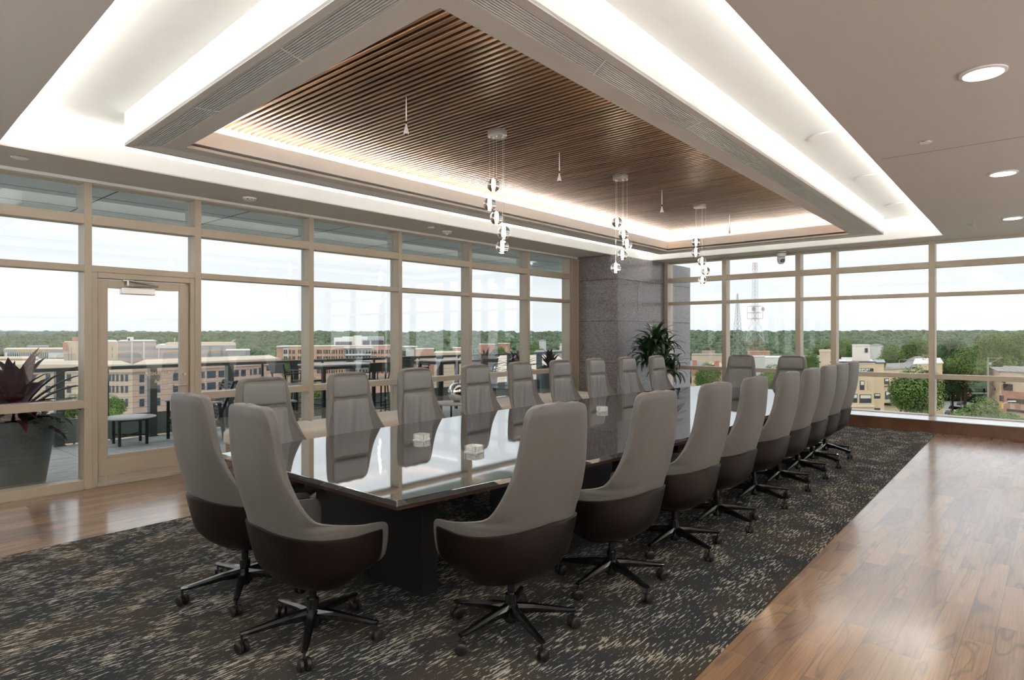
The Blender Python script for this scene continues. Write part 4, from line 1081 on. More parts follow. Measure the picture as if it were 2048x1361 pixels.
# individual trees
def tree_mesh(seed, mat):
    r_ = random.Random(seed); m = MB()
    blobs = [(0, 0, 0, .62)] + [(.55 * cos(a) * r_.uniform(.6, 1), .55 * sin(a) * r_.uniform(.6, 1), r_.uniform(-.3, .45), r_.uniform(.3, .45)) for a in [i * 2 * pi / 9 for i in range(9)]] + [(0, 0, .5, .42)]
    for (bx, by, bz, br) in blobs:
        for _ in range(int(2400 * br)):
            d = Vector((r_.gauss(0, 1), r_.gauss(0, 1), r_.gauss(0, 1))).normalized(); k = br * r_.uniform(.72, 1.05)
            p = Vector((bx, by, bz)) + d * k; s = r_.uniform(.020, .038)
            n = (d + Vector((r_.uniform(-.6, .6), r_.uniform(-.6, .6), r_.uniform(-.2, .8)))).normalized(); a = n.orthogonal().normalized(); b = n.cross(a)
            m.add([p + a * s, p + b * s * .7, p - a * s, p - b * s * .7], [(0, 1, 2, 3)])
    return m.mesh('crown', mat)
TM_ = [tree_mesh(1, M['tree']), tree_mesh(2, M['tree']), tree_mesh(3, M['treedark'])]
trunk_me = MB().tube((0, 0, -2.2), (0, 0, 0), .06, .045, n=8).tube((0, 0, -.6), (.3, .1, 0), .03, .02, n=6).tube((0, 0, -.7), (-.25, .15, .1), .03, .02, n=6).mesh('trunk', M['bark'])
def tree(u, v, t_, r, kind, lab, sq=1.0):
    z = zof(v, t_); p = at(u, t_, z)
    e_ = empty('tree', p, random.uniform(0, 6), lab, 'tree', 'trees between the buildings')
    c = bpy.data.objects.new('crown', TM_[kind]); COL.objects.link(c); c.parent = e_; c.scale = (r, r, r * sq)
    k = bpy.data.objects.new('trunk', trunk_me); COL.objects.link(k); k.parent = e_; k.scale = (r, r, max(r * .6, (z - GZ) / 2.2))
TREES = [
 (1832, 795, 118, 6.6, 0, 'large leafy street tree in front of the cream building wing, behind a window mullion'),
 (1930, 742, 185, 7.6, 1, 'broad light green tree left of the tall street pole'),
 (1905, 770, 190, 6.0, 2, 'dark green tree behind the traffic signals'),
 (1968, 850, 105, 5.2, 1, 'round green treetop rising in front of the street at the bottom right'),
 (1915, 862, 100, 3.6, 1, 'small green treetop just above the sill right of the mullion'),
 (2020, 868, 100, 3.8, 0, 'green treetop at the lower right edge of the view'),
 (1690, 705, 330, 9, 1, 'green tree left of the white rooftop box'),
 (1780, 722, 300, 9, 0, 'pale green tree right of the white rooftop box'),
 (1835, 708, 330, 10, 0, 'bright green tree above the yellow box building'),
 (1905, 712, 300, 9, 2, 'dark blue-green tree behind the thin utility pole'),
 (1990, 712, 260, 11, 0, 'wide bright green tree behind the tall street pole'),
 (2040, 705, 260, 10, 1, 'bright green tree at the right edge of the view'),
 (1415, 760, 150, 4.6, 0, 'round green tree below the brick church, left of the far end chairs'),
 (1545, 762, 150, 4.4, 1, 'green tree seen between the two far end chairs'),
 (1622, 730, 230, 5, 0, 'small green tree left of the tan chimney'),
 (1650, 705, 330, 7, 1, 'green tree behind the tan chimney'),
 (148, 822, 120, 3.6, 1, 'bright green tree below the terrace railing left of the door'),
 (222, 822, 118, 3.4, 0, 'bright green tree seen through the glass door behind the railing'),
 (612, 792, 130, 5, 1, 'pale green tree seen under the railing behind the first window-side chair'),
 (572, 738, 180, 3.6, 0, 'small green tree beside the white awning'),
 (870, 712, 420, 9, 1, 'green tree among low roofs behind the right bar table'),
 (1000, 716, 380, 8, 0, 'green tree behind the left plum planter'),
 (1070, 712, 420, 9, 1, 'green tree behind the right plum planter'),
]
for a in TREES: tree(*a)

# facades
class Block:
    """a building standing on the street with its main face between two image columns"""
    def __init__(s, name, lab, uL, tL, uR, tR, vtop, depth, mat, cat='building', top_mat=None, cornice=0, bottom=GZ):
        a = at(uL, tL); b = at(uR, tR); s.a = Vector((a.x, a.y)); s.b = Vector((b.x, b.y)); s.d = (s.b - s.a); s.L = s.d.length; s.d.normalize()
        n = Vector((s.d.y, -s.d.x));
        if n.dot(s.a) > 0: n = -n
        s.n = n                                      # towards the viewer
        r_ = -((s.a + s.b) / 2).normalized(); gg = r_.dot(n); s.back = r_ / gg if gg > .15 else n
        s.z = zof(vtop, tL); s.depth = depth
        s.root = empty(name, (s.a.x, s.a.y, bottom), 0, lab, cat)
        s.off = Vector((s.a.x, s.a.y, bottom))
        s.part('wall', 0, s.L, bottom, s.z, 0, -depth, mat)
        if top_mat: s.part('roof', -.2, s.L + .2, s.z, s.z + .25, .2, -depth - .2, top_mat)
        if cornice: s.part('cornice', -.4, s.L + .4, s.z - cornice, s.z + .1, .5, -.2, mat)
    def part(s, name, x0, x1, z0, z1, o0, o1, mat, parent=None):
        def P(x, o, z):
            q = s.a + s.d * x + (s.n * o if o > 0 else s.back * o); return (q.x - s.off.x, q.y - s.off.y, z - s.off.z)
        m = MB().hexa([P(x0, o0, z0), P(x1, o0, z0), P(x1, o1, z0), P(x0, o1, z0)], [P(x0, o0, z1), P(x1, o0, z1), P(x1, o1, z1), P(x0, o1, z1)])
        return m.obj(name, mat, parent or s.root)
    def hit(s, u, v):
        d = ray(u); d = Vector(d)   # t*d = a + x*dd
        det = d.x * (-s.d.y) + s.d.x * d.y
        t_ = (s.a.x * (-s.d.y) + s.d.x * s.a.y) / det
        p = d * t_; return (p - s.a).dot(s.d), zof(v, t_)
    def rect(s, name, u0, v0, u1, v1, mat, out=.12, back=-.1):
        x0, z1 = s.hit(u0, v0); x1, _ = s.hit(u1, v0); _, z0 = s.hit(u0, v1)
        return s.part(name, x0, x1, z0, z1, out, back, mat)
# buff/pink stone block below the terrace
B = Block('stone_building', 'pink stone block with dark windows below the terrace, its long face running right', 265, 150, 556, 190, 731.5, 26, M['pinkstone'], cornice=1.6, top_mat=M['rooftan'])
for (u0, u1, v0, v1) in [(279, 288, 750, 765), (295, 298, 750, 764), (311, 320, 748, 763), (346, 359, 747, 762), (403, 409, 744, 757), (414, 431, 743, 757), (437, 448, 742, 755), (467, 477, 741, 754), (482, 491, 740, 753), (500, 503, 739, 751), (507, 513, 738, 750), (518, 524, 736, 749), (533, 539, 731, 742), (541, 547, 731, 742)]:
    B.rect('window', u0, v0, u1, v1, M['winblue'])
    B.rect('window', u0, v0 + 23, u1, v1 + 23, M['winblue'])
    B.rect('window', u0, v0 + 49, u1, v1 + 49, M['winblue'])
x0, z0 = B.hit(265, 739); B.part('string_course', 0, B.L, z0 - .4, z0, .3, 0, M['tanstone'])
B = Block('stone_wing', 'buff stone wing with paired windows, corner of the block behind the glass door', -120, 150, 265, 150, 731.5, 22, M['tanstone'], cornice=1.6, top_mat=M['rooftan'])
for (u0, u1) in [(20, 28), (40, 48), (60, 68), (92, 101), (134, 142), (158, 163), (181, 187), (207, 212), (218, 222), (225, 229), (233, 237), (242, 247), (251, 256)]:
    for v0 in (749, 772, 798): B.rect('window', u0, v0, u1, v0 + 14, M['winblue'])
# banded block
B = Block('banded_building', 'large pale block with pink and grey bands behind the glass door', 236, 285, 312, 300, 683.5, 60, M['striped'], top_mat=M['whitewall'])
for u in (261, 285): B.rect('pilaster', u, 684, u + 3.5, 729, M['whitewall'], .4)
B.rect('plant_room', 254, 674.5, 267, 683, M['whitewall'], -4, -14); B.rect('vent', 256, 677.5, 259.5, 682, M['windark'], -3.9, -4.2)
B = Block('banded_wing', 'pale stair wing with grey windows at the left of the banded block', 200, 300, 236, 285, 684, 30, M['tanstone'], top_mat=M['whitewall'])
for v in (694, 708, 721): B.rect('window', 206, v, 212.5, v + 7, M['greywall']); B.rect('window', 224, v, 226, v + 8, M['greywall'])
B = Block('banded_extension', 'lower banded extension with a white parapet right of the banded block', 312, 300, 472, 310, 692, 60, M['striped'], top_mat=M['whitewall'])
B.rect('parapet', 312, 691, 357, 697.5, M['whitewall'], .6); B.rect('pier', 317, 697, 319.5, 725, M['whitewall'], .5); B.rect('upper_storey', 330, 686.5, 472, 692, M['tanstone'], -3, -40)
B.rect('pier', 418, 692, 420, 722, M['greywall'], .5); B.rect('pier', 442, 692, 444, 722, M['greywall'], .5)
B = Block('grey_annex', 'plain grey annex at the right end of the banded extension', 452, 280, 500, 284, 702, 24, M['greywall'], top_mat=M['whitewall'])
B.rect('window', 457, 716, 468, 721, M['windark'])
B = Block('brick_tower', 'pale tower with a red brick top left of the door', 128, 290, 170, 290, 684, 30, M['tanstone'])
B.rect('brick_top', 144, 674.5, 170, 683, M['brick'], -2, -12); B.rect('brick_return', 127, 685, 135, 702, M['brick'], .5)
for v in (685, 694, 707, 721): B.rect('window', 157, v, 161, v + 6, M['greywall'])
for u in (136.5, 142): B.rect('window', u, 694, u + 1.5, 727, M['greywall'])
# bank building with sign
B = Block('bank_building', 'low bank block with a row of tall narrow windows and yellow lettering', 8, 420, 133, 425, 699.5, 50, M['brickpink'], top_mat=M['rooftan'])
B.rect('sign_band', 8, 700, 128, 705.5, M['greywall'], .6); B.rect('pale_bay', 99, 705, 128, 716, M['whitewall'], .4); B.rect('white_pier', 11, 705, 16, 722, M['whitewall'], .5)
for k in range(22): u = 16 + k * 3.75; B.rect('window', u, 706, u + 1.9, 717.3, M['winblue'], .5)
B.rect('window_band', 15.5, 705.6, 98.5, 717.5, M['whitewall'], .3)
x0, z0 = B.hit(34.5, 704.3); p = B.a + B.d * x0 + B.n * .8; ang = math.atan2(B.d.y, B.d.x)
sg = text_obj('sign_lettering', 'WELLS FARGO', 1.75, .05, M['signyellow'], Matrix.Translation((p.x - B.off.x, p.y - B.off.y, z0 - B.off.z)) @ Matrix.Rotation(ang, 4, 'Z') @ Matrix.Rotation(pi / 2, 4, 'X') @ Matrix.Scale(1.5, 4, (1, 0, 0)), B.root, bold=.06)
x0, z0 = B.hit(112, 704.3); p = B.a + B.d * x0 + B.n * .8
Block('dark_penthouse', 'dark blue-grey rooftop block behind the bank building', 54, 480, 98, 480, 692, 20, M['greywall'])
Block('white_warehouse', 'long low white warehouse roof in front of the bank building', 76, 330, 136, 330, 721.5, 20, M['whitewall'])
Block('salmon_shed', 'low salmon brick shed with a flat roof left of the white warehouse', -40, 340, 78, 345, 719, 40, M['brickpink'], top_mat=M['rooftan'])
Block('red_roofed_row', 'long low building with a red-brown eaves line just above the railing', 70, 210, 200, 215, 729.5, 15, M['brickpink'], top_mat=M['brick'])
# apartments with white top block
B = Block('apartment_block', 'long brick apartment block with white balconies below the horizon', 553, 240, 800, 262, 694.5, 22, M['brickpink'], top_mat=M['rooftan'])
B.rect('white_roof_slab', 552, 692.5, 576, 694.5, M['whitewall'], 1.5, -6); B.rect('balcony_bay', 566, 696, 576, 745, M['whitewall'], .6)
B.rect('balcony_bay', 689, 696.5, 741, 745, M['greywall'], .5); B.rect('white_roof_slab', 686, 694.5, 744, 697, M['whitewall'], 2, -6)
B.rect('glazed_bay', 786, 698, 800, 716, M['greywall'], .6); B.rect('white_roof_slab', 806, 693, 833, 695, M['whitewall'], 1.5, -8)
for r_, (v0, v1) in enumerate([(700, 708), (713, 720), (727, 734), (740, 747)]):
    for u in [579, 585, 588, 596, 600, 603, 608, 634, 637, 641, 647, 651, 654, 658, 663, 667, 672, 678, 683, 744, 748, 751, 757, 762, 765, 771, 774, 779, 783]:
        B.rect('window', u, v0, u + 1.9, v1, M['windark'], .2)
    for u in (567, 571, 692, 698, 705, 711, 718, 725, 731, 737): B.rect('balcony_door', u, v0, u + 2.6, v1, M['windark'], .9)
    B.rect('balcony_rail', 689, v1 + .3, 741, v1 + 2.2, M['whitewall'], 1.4, .6); B.rect('balcony_slab', 689, v1 + 2.5, 741, v1 + 3.4, M['whitewall'], 1.8, .4)
B = Block('white_block', 'white modern block with bands of narrow dark windows rising above the apartments', 668, 268, 768, 278, 676, 20, M['whitewall'])
B.rect('upper_storey', 684, 673.6, 768, 677, M['whitewall'], -2, -12); B.rect('stair_tower', 708, 671.5, 722, 694, M['whitewall'], 1.2); B.rect('grey_head', 735, 674, 767, 681, M['greywall'], .25)
for k in range(12): u = 671 + k * 2.75; B.rect('window', u, 684, u + 1.9, 694, M['windark'], .3)
for k in range(5): u = 725.5 + k * 2.8; B.rect('window', u, 681.5, u + 1.9, 693, M['windark'], .5)
for k in range(9): u = 742.5 + k * 2.8; B.rect('window', u, 681.5, u + 1.9, 693, M['windark'], .5)
# low roofs further right
LOWS = [
 ('shed_building', 'low pinkish industrial building behind the right bar table', 830, 330, 868, 335, 699.5, 20, 'brickpink', 'rooftan'),
 ('shed_building', 'pale low building with a flat tan roof right of the pinkish one', 868, 300, 935, 305, 707, 30, 'tanstone', 'rooftan'),
 ('brick_building', 'long red brick building below the woods behind the plum planters', 958, 520, 990, 520, 689.5, 30, 'brick', 'rooftan'),
 ('brick_building', 'second red brick building below the woods, right of the long one', 996, 500, 1020, 500, 688, 30, 'brick', 'rooftan'),
 ('cream_building', 'small cream block at the right end of the window wall view', 1119, 480, 1150, 480, 695, 20, 'creamlight', 'whitewall'),
 ('tan_building', 'low tan building among trees left of the mullion', 905, 430, 932, 430, 696.5, 18, 'brickpink', 'whitewall'),
 ('flat_roofed_building', 'wide flat pale roof stretching behind the plum planters', 955, 150, 1160, 150, 748, 130, 'creamlight', 'rooftan'),
 ('flat_roofed_building', 'grey-roofed low building right of the wide pale roof', 1068, 300, 1160, 300, 706, 40, 'greywall', 'roofgrey'),
 ('low_white_building', 'low white building at street level between the far end chairs', 1530, 300, 1580, 300, 716, 20, 'whitewall', 'whitewall'),
 ('low_white_building', 'low pale building left of the tan chimney', 1585, 280, 1640, 285, 717, 20, 'whitewall', 'rooftan'),
 ('low_white_building', 'small white building just left of the white rooftop box', 1683, 240, 1704, 240, 718.5, 10, 'whitewall', 'whitewall'),
 ('yellow_box_building', 'plain pale yellow box building right of the cream wing', 1825, 165, 1885, 172, 730, 20, 'cream', 'whitewall'),
 ('strip_building', 'long low tan building with a dark roof edge left of the radio towers', 1383, 330, 1452, 330, 711, 25, 'tanstone', 'roofgrey'),
 ('salmon_roofed_house', 'pink-roofed house among trees left of the radio towers', 1404, 480, 1430, 480, 703.5, 14, 'brickpink', 'brickpink'),
 ('salmon_roofed_house', 'pink-roofed long house behind the red and white tower', 1495, 480, 1540, 480, 704, 14, 'brickpink', 'brickpink'),
 ('white_shed', 'low white shed at the foot of the red and white tower', 1500, 350, 1530, 350, 714, 12, 'whitewall', 'whitewall')]
for a in LOWS: Block(a[0], a[1], a[2], a[3], a[4], a[5], a[6], a[7], M[a[8]], top_mat=M[a[9]])
# church with pyramid roof and brick towers
B = Block('brick_church', 'brick church with a grey pyramid roof beyond the corner', 1384, 190, 1446, 194, 735, 22, M['brickpink'])
def pyramid(B, u0, u1, vbase, vtop, mat, dep):
    x0, z0 = B.hit(u0, vbase); x1, _ = B.hit(u1, vbase); _, z1 = B.hit((u0 + u1) / 2, vtop)
    def P(x, o, z): q = B.a + B.d * x + B.n * o; return (q.x - B.off.x, q.y - B.off.y, z - B.off.z)
    MB().add([P(x0, .5, z0), P(x1, .5, z0), P(x1, -dep, z0), P(x0, -dep, z0), P((x0 + x1) / 2, -dep / 2, z1)], [(0, 1, 4), (1, 2, 4), (2, 3, 4), (3, 0, 4), (3, 2, 1, 0)]).obj('roof', mat, B.root)
pyramid(B, 1393, 1440, 736, 722, M['roofgrey'], 14)
B.rect('brick_turret', 1384, 721, 1392, 750, M['brick'], .5, -3); B.rect('brick_turret', 1428, 722, 1437, 750, M['brick'], .3, -3)
# chimney
c = at(1650, 140); ch = empty('brick_chimney', (c.x, c.y, GZ), 0, 'square tan brick chimney behind the far right-hand chairs', 'chimney')
z1 = zof(699.5, 140); MB().box(-.95, -.95, 0, .95, .95, z1 - GZ - .6).obj('shaft', M['tanstone'], ch, bevel=.2); MB().box(-1.02, -1.02, z1 - GZ - .7, 1.02, 1.02, z1 - GZ).obj('cap', M['tanstone'], ch, bevel=.15)
B = Block('chimney_annex', 'tan brick annex at the foot of the chimney', 1643, 138, 1672, 139, 727, 8, M['tanstone'])
# law-office block
B = Block('cream_office_building', 'cream office building with a dark sign board and a white rooftop box', 1640, 140, 1748, 140, 727.5, 18, M['cream'], top_mat=M['whitewall'])
B.part('parapet_cap', -.3, B.L + .3, B.z + .2, B.z + .45, .3, -.3, M['windark'])
B.rect('rooftop_box', 1705, 692, 1741, 724, M['creamlight'], -3, -9); B.rect('box_window', 1730.5, 697.5, 1736.5, 706.5, M['windark'], -2.9, -3.2)
B.rect('box_cap', 1704.5, 690.6, 1741.5, 692, M['whitewall'], -2.8, -9.2); B.rect('roof_rail', 1700, 724.5, 1743, 727.5, M['windark'], -2, -2.6)
sb_ = B.rect('sign_board', 1702, 737.2, 1745.8, 746.6, M['signdark'], .25)
for (txt, u, v) in [('DAVENPORT', 1704, 741.4), ('EVANS', 1714.5, 745.6)]:
    x0, z0 = B.hit(u, v); p = B.a + B.d * x0 + B.n * .3; ang = math.atan2(B.d.y, B.d.x)
    text_obj('sign_lettering', txt, .56, .03, M['signwhite'], Matrix.Translation((p.x - B.off.x, p.y - B.off.y, z0 - B.off.z)) @ Matrix.Rotation(ang, 4, 'Z') @ Matrix.Rotation(pi / 2, 4, 'X') @ Matrix.Scale(1.18, 4, (1, 0, 0)), B.root, bold=.02)
def sash(B, u0, v0, u1, v1, mull=0):
    B.rect('window_frame', u0 - .5, v0 - .5, u1 + .5, v1 + .5, M['windark'], .06)
    w_ = B.rect('window', u0, v0, u1, v1, M['windark'], .09); B.rect('upper_blind', u0 + .8, v0 + .8, u1 - .8, v0 + (v1 - v0) * .45, M['creamlight'], .12)
sash(B, 1720, 762.5, 1728, 780); B.rect('shutter_panel', 1735, 762.5, 1741, 780, M['tanstone'], .1); sash(B, 1719.5, 790, 1742, 806); sash(B, 1704, 789, 1714, 805.5)
B.rect('cornice_line', 1690, 812.5, 1748, 814, M['creamlight'], .4); B.rect('lower_window', 1697, 820, 1740, 826, M['winblue'], .1)
B = Block('cream_link', 'recessed cream bay beside the office building with a small slider window', 1748, 142, 1768, 142, 727.5, 16, M['cream'], top_mat=M['windark'])
sash(B, 1748.6, 788, 1760, 797); B.rect('window', 1748.6, 816.5, 1760, 824, M['windark'], .1)
B = Block('cream_wing', 'lower cream wing with dark windows right of the office building', 1768, 145, 1834, 152, 741, 16, M['cream'], top_mat=M['roofgrey'])
B.rect('roof_edge', 1778, 738.5, 1824, 742.5, M['windark'], -.5, -1)
for r_ in [(1768.7, 758, 1777, 769), (1770.6, 784, 1780, 799), (1795, 759, 1801, 770), (1794.7, 783, 1800.5, 796), (1808, 759, 1819, 770.5), (1808, 784, 1825, 796), (1809, 811, 1815, 825), (1819, 811, 1825, 825)]: sash(B, *r_)
B.rect('shutter_panel', 1781, 784, 1787, 799, M['tanstone'], .1); B.rect('canopy', 1768, 806.5, 1794, 811, M['windark'], 1.6); B.rect('balcony_line', 1768, 772.5, 1794, 773.8, M['windark'], .4); B.rect('door', 1799, 811, 1802, 826, M['windark'], .1)
# modern block at the right edge
B = Block('banded_office', 'tan office block with dark window bands at the right edge', 1977, 190, 2000, 165, 735.5, 30, M['tanstone'], top_mat=M['roofgrey'])
for a in [(1977, 746, 2010, 750), (1977, 767, 1991, 772), (1978, 791, 1997, 798), (1978, 807, 1997, 813)]: B.rect('window_band', a[0], a[1], a[2], a[3], M['windark'], .2)
B = Block('brick_office', 'brick and tan office block with dark windows at the far right', 2000, 165, 2140, 150, 744, 30, M['tanstone'], top_mat=M['roofgrey'])
B.rect('brick_panel', 2004, 770, 2020, 824, M['brick'], .2); B.rect('brick_panel', 2020, 783, 2110, 797, M['brick'], .2); B.rect('window_band', 2008, 768, 2026, 781, M['windark'], .3)
B.rect('window_band', 2015.5, 797, 2110, 805.5, M['windark'], .3); B.rect('window_band', 2015, 818, 2110, 823, M['windark'], .3); B.rect('brick_panel', 2031, 806, 2041, 818, M['brick'], .3)
# houses
def house(u, t_, v0, v1, w_, lab, mat='whitewall', roof='roofgrey'):
    c = at(u, t_, GZ); h_ = empty('house', c, YAW + .4, lab, 'house', 'houses among the trees')
    zb = zof(v1, t_) - GZ; zt = zof(v0, t_) - GZ
    MB().box(-w_, -w_ * .8, 0, w_, w_ * .8, zb).obj('wall', M[mat], h_)
    MB().add([(-w_ - .4, -w_ * .8 - .4, zb), (w_ + .4, -w_ * .8 - .4, zb), (w_ + .4, w_ * .8 + .4, zb), (-w_ - .4, w_ * .8 + .4, zb), (-w_ * .3, 0, zt), (w_ * .3, 0, zt)], [(0, 1, 5, 4), (1, 2, 5), (2, 3, 4, 5), (3, 0, 4), (3, 2, 1, 0)]).obj('roof', M[roof], h_)
house(1818, 230, 723, 733, 2.6, 'white house with a grey hipped roof behind the cream wing')
house(1836, 290, 713, 721, 3.4, 'grey-roofed house among trees above the cream wing')
house(1862, 300, 722, 729, 3.2, 'grey-roofed house just left of the mullion behind the yellow box')
house(1790, 260, 728, 735, 2.4, 'small house behind the roofline of the cream wing', 'brickpink')
# street
rd = MB()
def quad_on_ground(pts, z): 
    return [tuple(at(u, H_ * FPX / (v - 670), z)) for (u, v) in pts]
H_ = H - GZ
for pts in [[(1880, 815), (2200, 870), (2200, 830), (1900, 797)], [(1900, 797), (1985, 815), (2075, 822), (1935, 785)], [(1870, 860), (2200, 900), (2200, 850), (1900, 812)]]:
    q = quad_on_ground(pts, GZ + .06); rd.add(q, [(0, 1, 2, 3)])
so_r = rd.obj('road', M['road']); m_ = so_r.modifiers.new('s', 'SOLIDIFY'); m_.thickness = .05; tag(so_r, kind='structure')
def car(u, v, lab):
    t_ = H_ * FPX / (v - 670); c = at(u, t_, GZ + .1); k = empty('car', c, YAW - .9, lab, 'car')
    b = MB(); prof = [(-2.2, .35), (-2.2, .85), (-1.5, .98), (-.9, 1.42), (.6, 1.42), (1.2, .98), (2.1, .85), (2.25, .4)]
    b.add([(x, -.85, z) for x, z in prof] + [(x, .85, z) for x, z in prof], [tuple(range(8)), tuple(range(8, 16))[::-1]] + [(i, i + 8, (i + 1) % 8 + 8, (i + 1) % 8) for i in range(8)])
    b.obj('body', M['carpaint'], k, bevel=.08); MB().box(-.85, -.87, 1.0, .6, .87, 1.34).obj('side_window', M['winblue'], k)
    for x in (-1.4, 1.4):
        for y in (-.8, .8): MB().tube((x, y - .1, .33), (x, y + .1, .33), .33, n=16).obj('wheel', M['blackplastic'], k)
car(1921, 811, 'dark car driving on the street right of the big street tree')
car(1898, 829, 'dark parked car almost hidden by treetops below the mullion')
# poles, lamps and signals
def pole(name, u, t_, vt, r, lab, cat, arms=()):
    c = at(u, t_, GZ); p = empty(name, c, YAW - pi / 2, lab, cat); zt = zof(vt, t_) - GZ
    MB().tube((0, 0, 0), (0, 0, zt), r, r * .7, n=10).obj('pole', M['pole'], p)
    return p, zt
def wpx(px, t_): return px * t_ / FPX
p, zt = pole('utility_pole', 1976, 150, 715, .22, 'tall pale street pole with a cross arm left of the tan office block', 'pole')
MB().tube((0, 0, zt - .2), (wpx(30, 150), 0, zt - .2), .07, n=6).tube((0, 0, zt - 1.6), (wpx(24, 150), 0, zt - .3), .06, n=6).obj('cross_arm', M['pole'], p)
MB().box(.1, -.2, zt - 1.8, .7, .2, zt - 1.2).obj('transformer', M['towergrey'], p)
p, zt = pole('utility_pole', 1922, 200, 714, .16, 'thin utility pole in front of the dark trees', 'pole'); MB().box(-.35, -.2, zt - 1.1, .0, .2, zt - .5).obj('transformer', M['whitewall'], p)
p, zt = pole('utility_pole', 1798.5, 190, 720, .16, 'thin utility pole behind the cream wing', 'pole'); MB().tube((0, 0, zt), (wpx(22, 190), 0, zt + .1), .05, n=6).obj('cross_arm', M['pole'], p)
p, zt = pole('utility_pole', 1846, 190, 709, .16, 'utility pole with a braced arm left of the mullion', 'pole'); MB().tube((0, 0, zt - .4), (wpx(14, 190), 0, zt - .4), .06, n=6).tube((0, 0, zt - 1.9), (wpx(14, 190), 0, zt - .4), .06, n=6).obj('cross_arm', M['pole'], p)
wr = MB()
for k, (dz) in enumerate((0, -.5, -1.0)):
    a = at(1846, 190, zof(711, 190) + dz); b = at(1976, 150, zof(717, 150) + dz)
    prev = a
    for i in range(1, 13): s = i / 12; q = a.lerp(b, s) - Vector((0, 0, 4 * s * (1 - s) * 2.2)); wr.tube(prev, q, .03, n=4, caps=False); prev = q
    a = at(1976, 150, zof(717, 150) + dz); b = at(2140, 150, zof(750, 150) + dz); prev = a
    for i in range(1, 13): s = i / 12; q = a.lerp(b, s) - Vector((0, 0, 4 * s * (1 - s) * 1.2)); wr.tube(prev, q, .025, n=4, caps=False); prev = q
tag(wr.obj('overhead_wires', M['windark']), 'overhead wires strung between the street poles at the right', 'wires', kind='stuff')
p, zt = pole('traffic_signal', 1968, 190, 777, .14, 'traffic signal mast whose arm reaches left across the street', 'traffic signal')
MB().tube((0, 0, zt), (-wpx(44, 190), 0, zt + .3), .10, .07, n=8).obj('mast_arm', M['towergrey'], p)
for x in (-wpx(36, 190), -wpx(28, 190), 0): MB().box(x - .2, -.2, zt - 1.3, x + .2, .2, zt - .1).obj('signal_head', M['blackplastic'], p)
p, zt = pole('traffic_signal', 1985, 210, 787, .12, 'lower traffic signal mast with orange-backed signal heads', 'traffic signal')
MB().tube((0, 0, zt), (-wpx(82, 210), 0, zt + .1), .08, .06, n=8).obj('mast_arm', M['whitewall'], p)
for x in (-wpx(76, 210), -wpx(46, 210)): MB().box(x - .35, -.2, zt - 1.0, x + .35, .2, zt + .9).obj('signal_head', M['taillight'], p)
p, zt = pole('street_lamp', 1901, 190, 782, .10, 'curved street lamp above the big tree right of the mullion', 'street lamp')
MB().tube((0, 0, zt), (wpx(12, 190), 0, zt + 1.0), .06, n=6).tube((wpx(12, 190), 0, zt + 1.0), (wpx(22, 190), 0, zt + 1.2), .06, n=6).box(wpx(22, 190), -.2, zt + 1.1, wpx(30, 190), .2, zt + 1.3).obj('lamp_arm', M['whitewall'], p)
p, zt = pole('street_lamp', 2003, 130, 806, .12, 'yellow-based street lamp in front of the brick panel', 'street lamp')
MB().tube((0, 0, zt - .3), (wpx(14, 130), 0, zt + .25), .05, n=6).box(wpx(14, 130), -.2, zt + .2, wpx(28, 130), .2, zt + .4).obj('lamp_arm', M['whitewall'], p); MB().box(-.2, -.2, zt - 1.2, .2, .2, zt).obj('yellow_box', M['yellow'], p)
MB().box(-.3, -.2, zt + 0.3, .35, .2, zt + 1.5).obj('signal_head', M['blackplastic'], p)
# radio towers
def lattice(name, lab, u, t_, levels, split, r, mats, cat='tower'):
    c = at(u, t_, GZ); root = empty(name, c, YAW - pi / 2 + .3, lab, cat)
    for part_, (za, zb), mat in split:
        m = MB(); z = za
        def W(zz):
            for (z0, w0), (z1, w1) in zip(levels[:-1], levels[1:]):
                if zz <= z1: return w0 + (w1 - w0) * (zz - z0) / (z1 - z0)
            return levels[-1][1]
        while z < zb - .01:
            w0 = W(z) / 2; zn = min(zb, z + max(2.0, W(z) * 1.0)); w1 = W(zn) / 2
            cs0 = [(-w0, -w0), (w0, -w0), (w0, w0), (-w0, w0)]; cs1 = [(-w1, -w1), (w1, -w1), (w1, w1), (-w1, w1)]
            for i in range(4):
                j = (i + 1) % 4
                m.tube((*cs0[i], z), (*cs1[i], zn), r, n=4, caps=False).tube((*cs0[i], z), (*cs1[j], zn), r * .55, n=4, caps=False).tube((*cs0[j], z), (*cs1[i], zn), r * .55, n=4, caps=False).tube((*cs1[i], zn), (*cs1[j], zn), r * .6, n=4, caps=False)
            z = zn
        m.obj(part_, mat, root)
    return root
T = 480; hz = lambda v: zof(v, T) - GZ
tw = lattice('radio_tower', 'red and white lattice radio tower with round dish antennas', 1510, T, [(0, 10.5), (hz(683), 9.2), (hz(665), 8.0), (hz(640), 3.4), (hz(528), 2.4)],
    [('red_section', (0, hz(683)), M['towerred']), ('white_section', (hz(683), hz(632)), M['towerwhite']), ('mast', (hz(632), hz(540)), M['towerwhite']), ('antenna_cage', (hz(540), hz(526)), M['towerred'])], .11, None)
pf_ = MB()
for v in (638, 626, 613): z = hz(v); w_ = 3.9; pf_.tube((-w_, -w_, z), (w_, -w_, z), .16, n=4).tube((w_, -w_, z), (w_, w_, z), .16, n=4).tube((w_, w_, z), (-w_, w_, z), .16, n=4).tube((-w_, w_, z), (-w_, -w_, z), .16, n=4)
for sx in (-1, 1):
    for sy in (-1, 1): pf_.tube((sx * 3.9, sy * 3.9, hz(638)), (sx * 3.9, sy * 3.9, hz(613)), .12, n=4)
pf_.obj('platform', M['towerred'], tw)
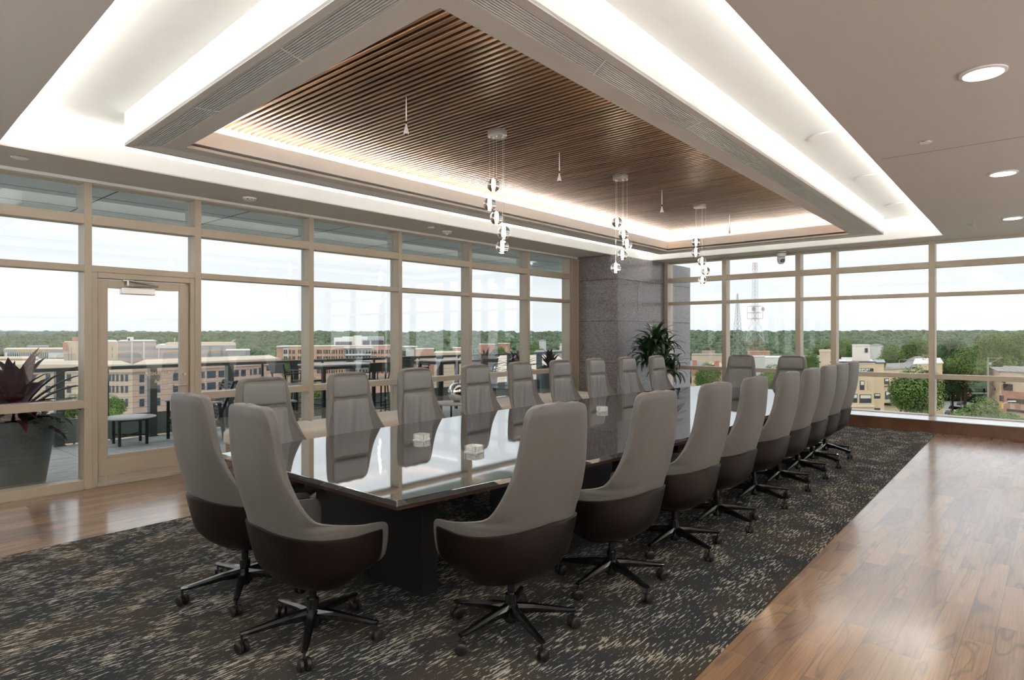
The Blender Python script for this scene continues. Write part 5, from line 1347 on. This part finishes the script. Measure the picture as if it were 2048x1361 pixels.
for sx in (-1, 1): MB().lathe([(.3, -.9), (1.5, -.2), (1.6, .3), (.2, .1)], 20).obj('dish', M['towergrey'], tw, loc=(sx * 4.2, -3.6, hz(619))).rotation_euler = (pi / 2, 0, 0)
T2_ = 560; hz = lambda v: zof(v, T2_) - GZ
lattice('radio_tower', 'slender grey lattice radio tower left of the red and white one', 1475, T2_, [(0, 7.5), (hz(670), 5.0), (hz(588), .8)], [('lattice', (0, hz(588)), M['towergrey'])], .13, None)
# light wind turbine-like mast by the banded extension and far hillside road
c = at(349.5, 330, GZ); mp_ = empty('roof_mast', c, YAW - pi / 2, 'thin white mast with a small star-shaped head behind the banded extension', 'mast')
zt = zof(678, 330) - GZ; MB().tube((0, 0, 0), (0, 0, zt), .12, n=6).obj('pole', M['whitewall'], mp_)
hd_ = MB()
for k in range(3): q = pi / 2 + k * 2 * pi / 3; hd_.tube((0, 0, zt), (.55 * cos(q), 0, zt + .55 * sin(q)), .08, n=5)
hd_.obj('head', M['whitewall'], mp_)
for n_, (u, t_, v, w_) in enumerate([(1085, 620, 681, 3), (1130, 600, 686, 4), (1048, 700, 680, 3), (935, 560, 692, 4), (820, 620, 697, 4), (1752, 520, 690, 4), (1995, 560, 686, 3), (470, 900, 680, 5), (300, 1300, 678, 6), (335, 1300, 677.5, 5)]):
    house(u, t_, v - 1.5, v + 1, w_, ['small pale house showing between distant trees, above the plum planters', 'pale house showing between distant trees near the corner mullion', 'tiny pale house in the woods behind the middle planter',
        'pale low house in the woods behind the left planter', 'pale house at the wood edge right of the apartments', 'tiny pale house in the woods above the cream building',
        'tiny pale house in the woods at the far right', 'pale roof in the woods above the grey annex', 'pale roof on the hill behind the banded block, left one', 'pale roof on the hill behind the banded block, right one'][n_])

# light summer haze lying over the city
hm = bpy.data.materials.new('summer_haze'); hm.use_nodes = True; hn = hm.node_tree; hn.nodes.clear()
ho = hn.nodes.new('ShaderNodeOutputMaterial'); hv = hn.nodes.new('ShaderNodeVolumeScatter'); hv.inputs['Color'].default_value = (.86, .93, 1, 1)
hv.inputs['Density'].default_value = .0016; hn.links.new(hv.outputs[0], ho.inputs['Volume'])
a, b, c_, d_ = at(-900, 45), at(3100, 45), at(3100, 3500), at(-900, 3500)
hz_ = MB().prism([(a.x, a.y), (b.x, b.y), (c_.x, c_.y), (d_.x, d_.y)][::-1], -60, 14).obj('haze', hm); tag(hz_, 'thin summer haze over the distant woods and city', 'haze', kind='stuff')
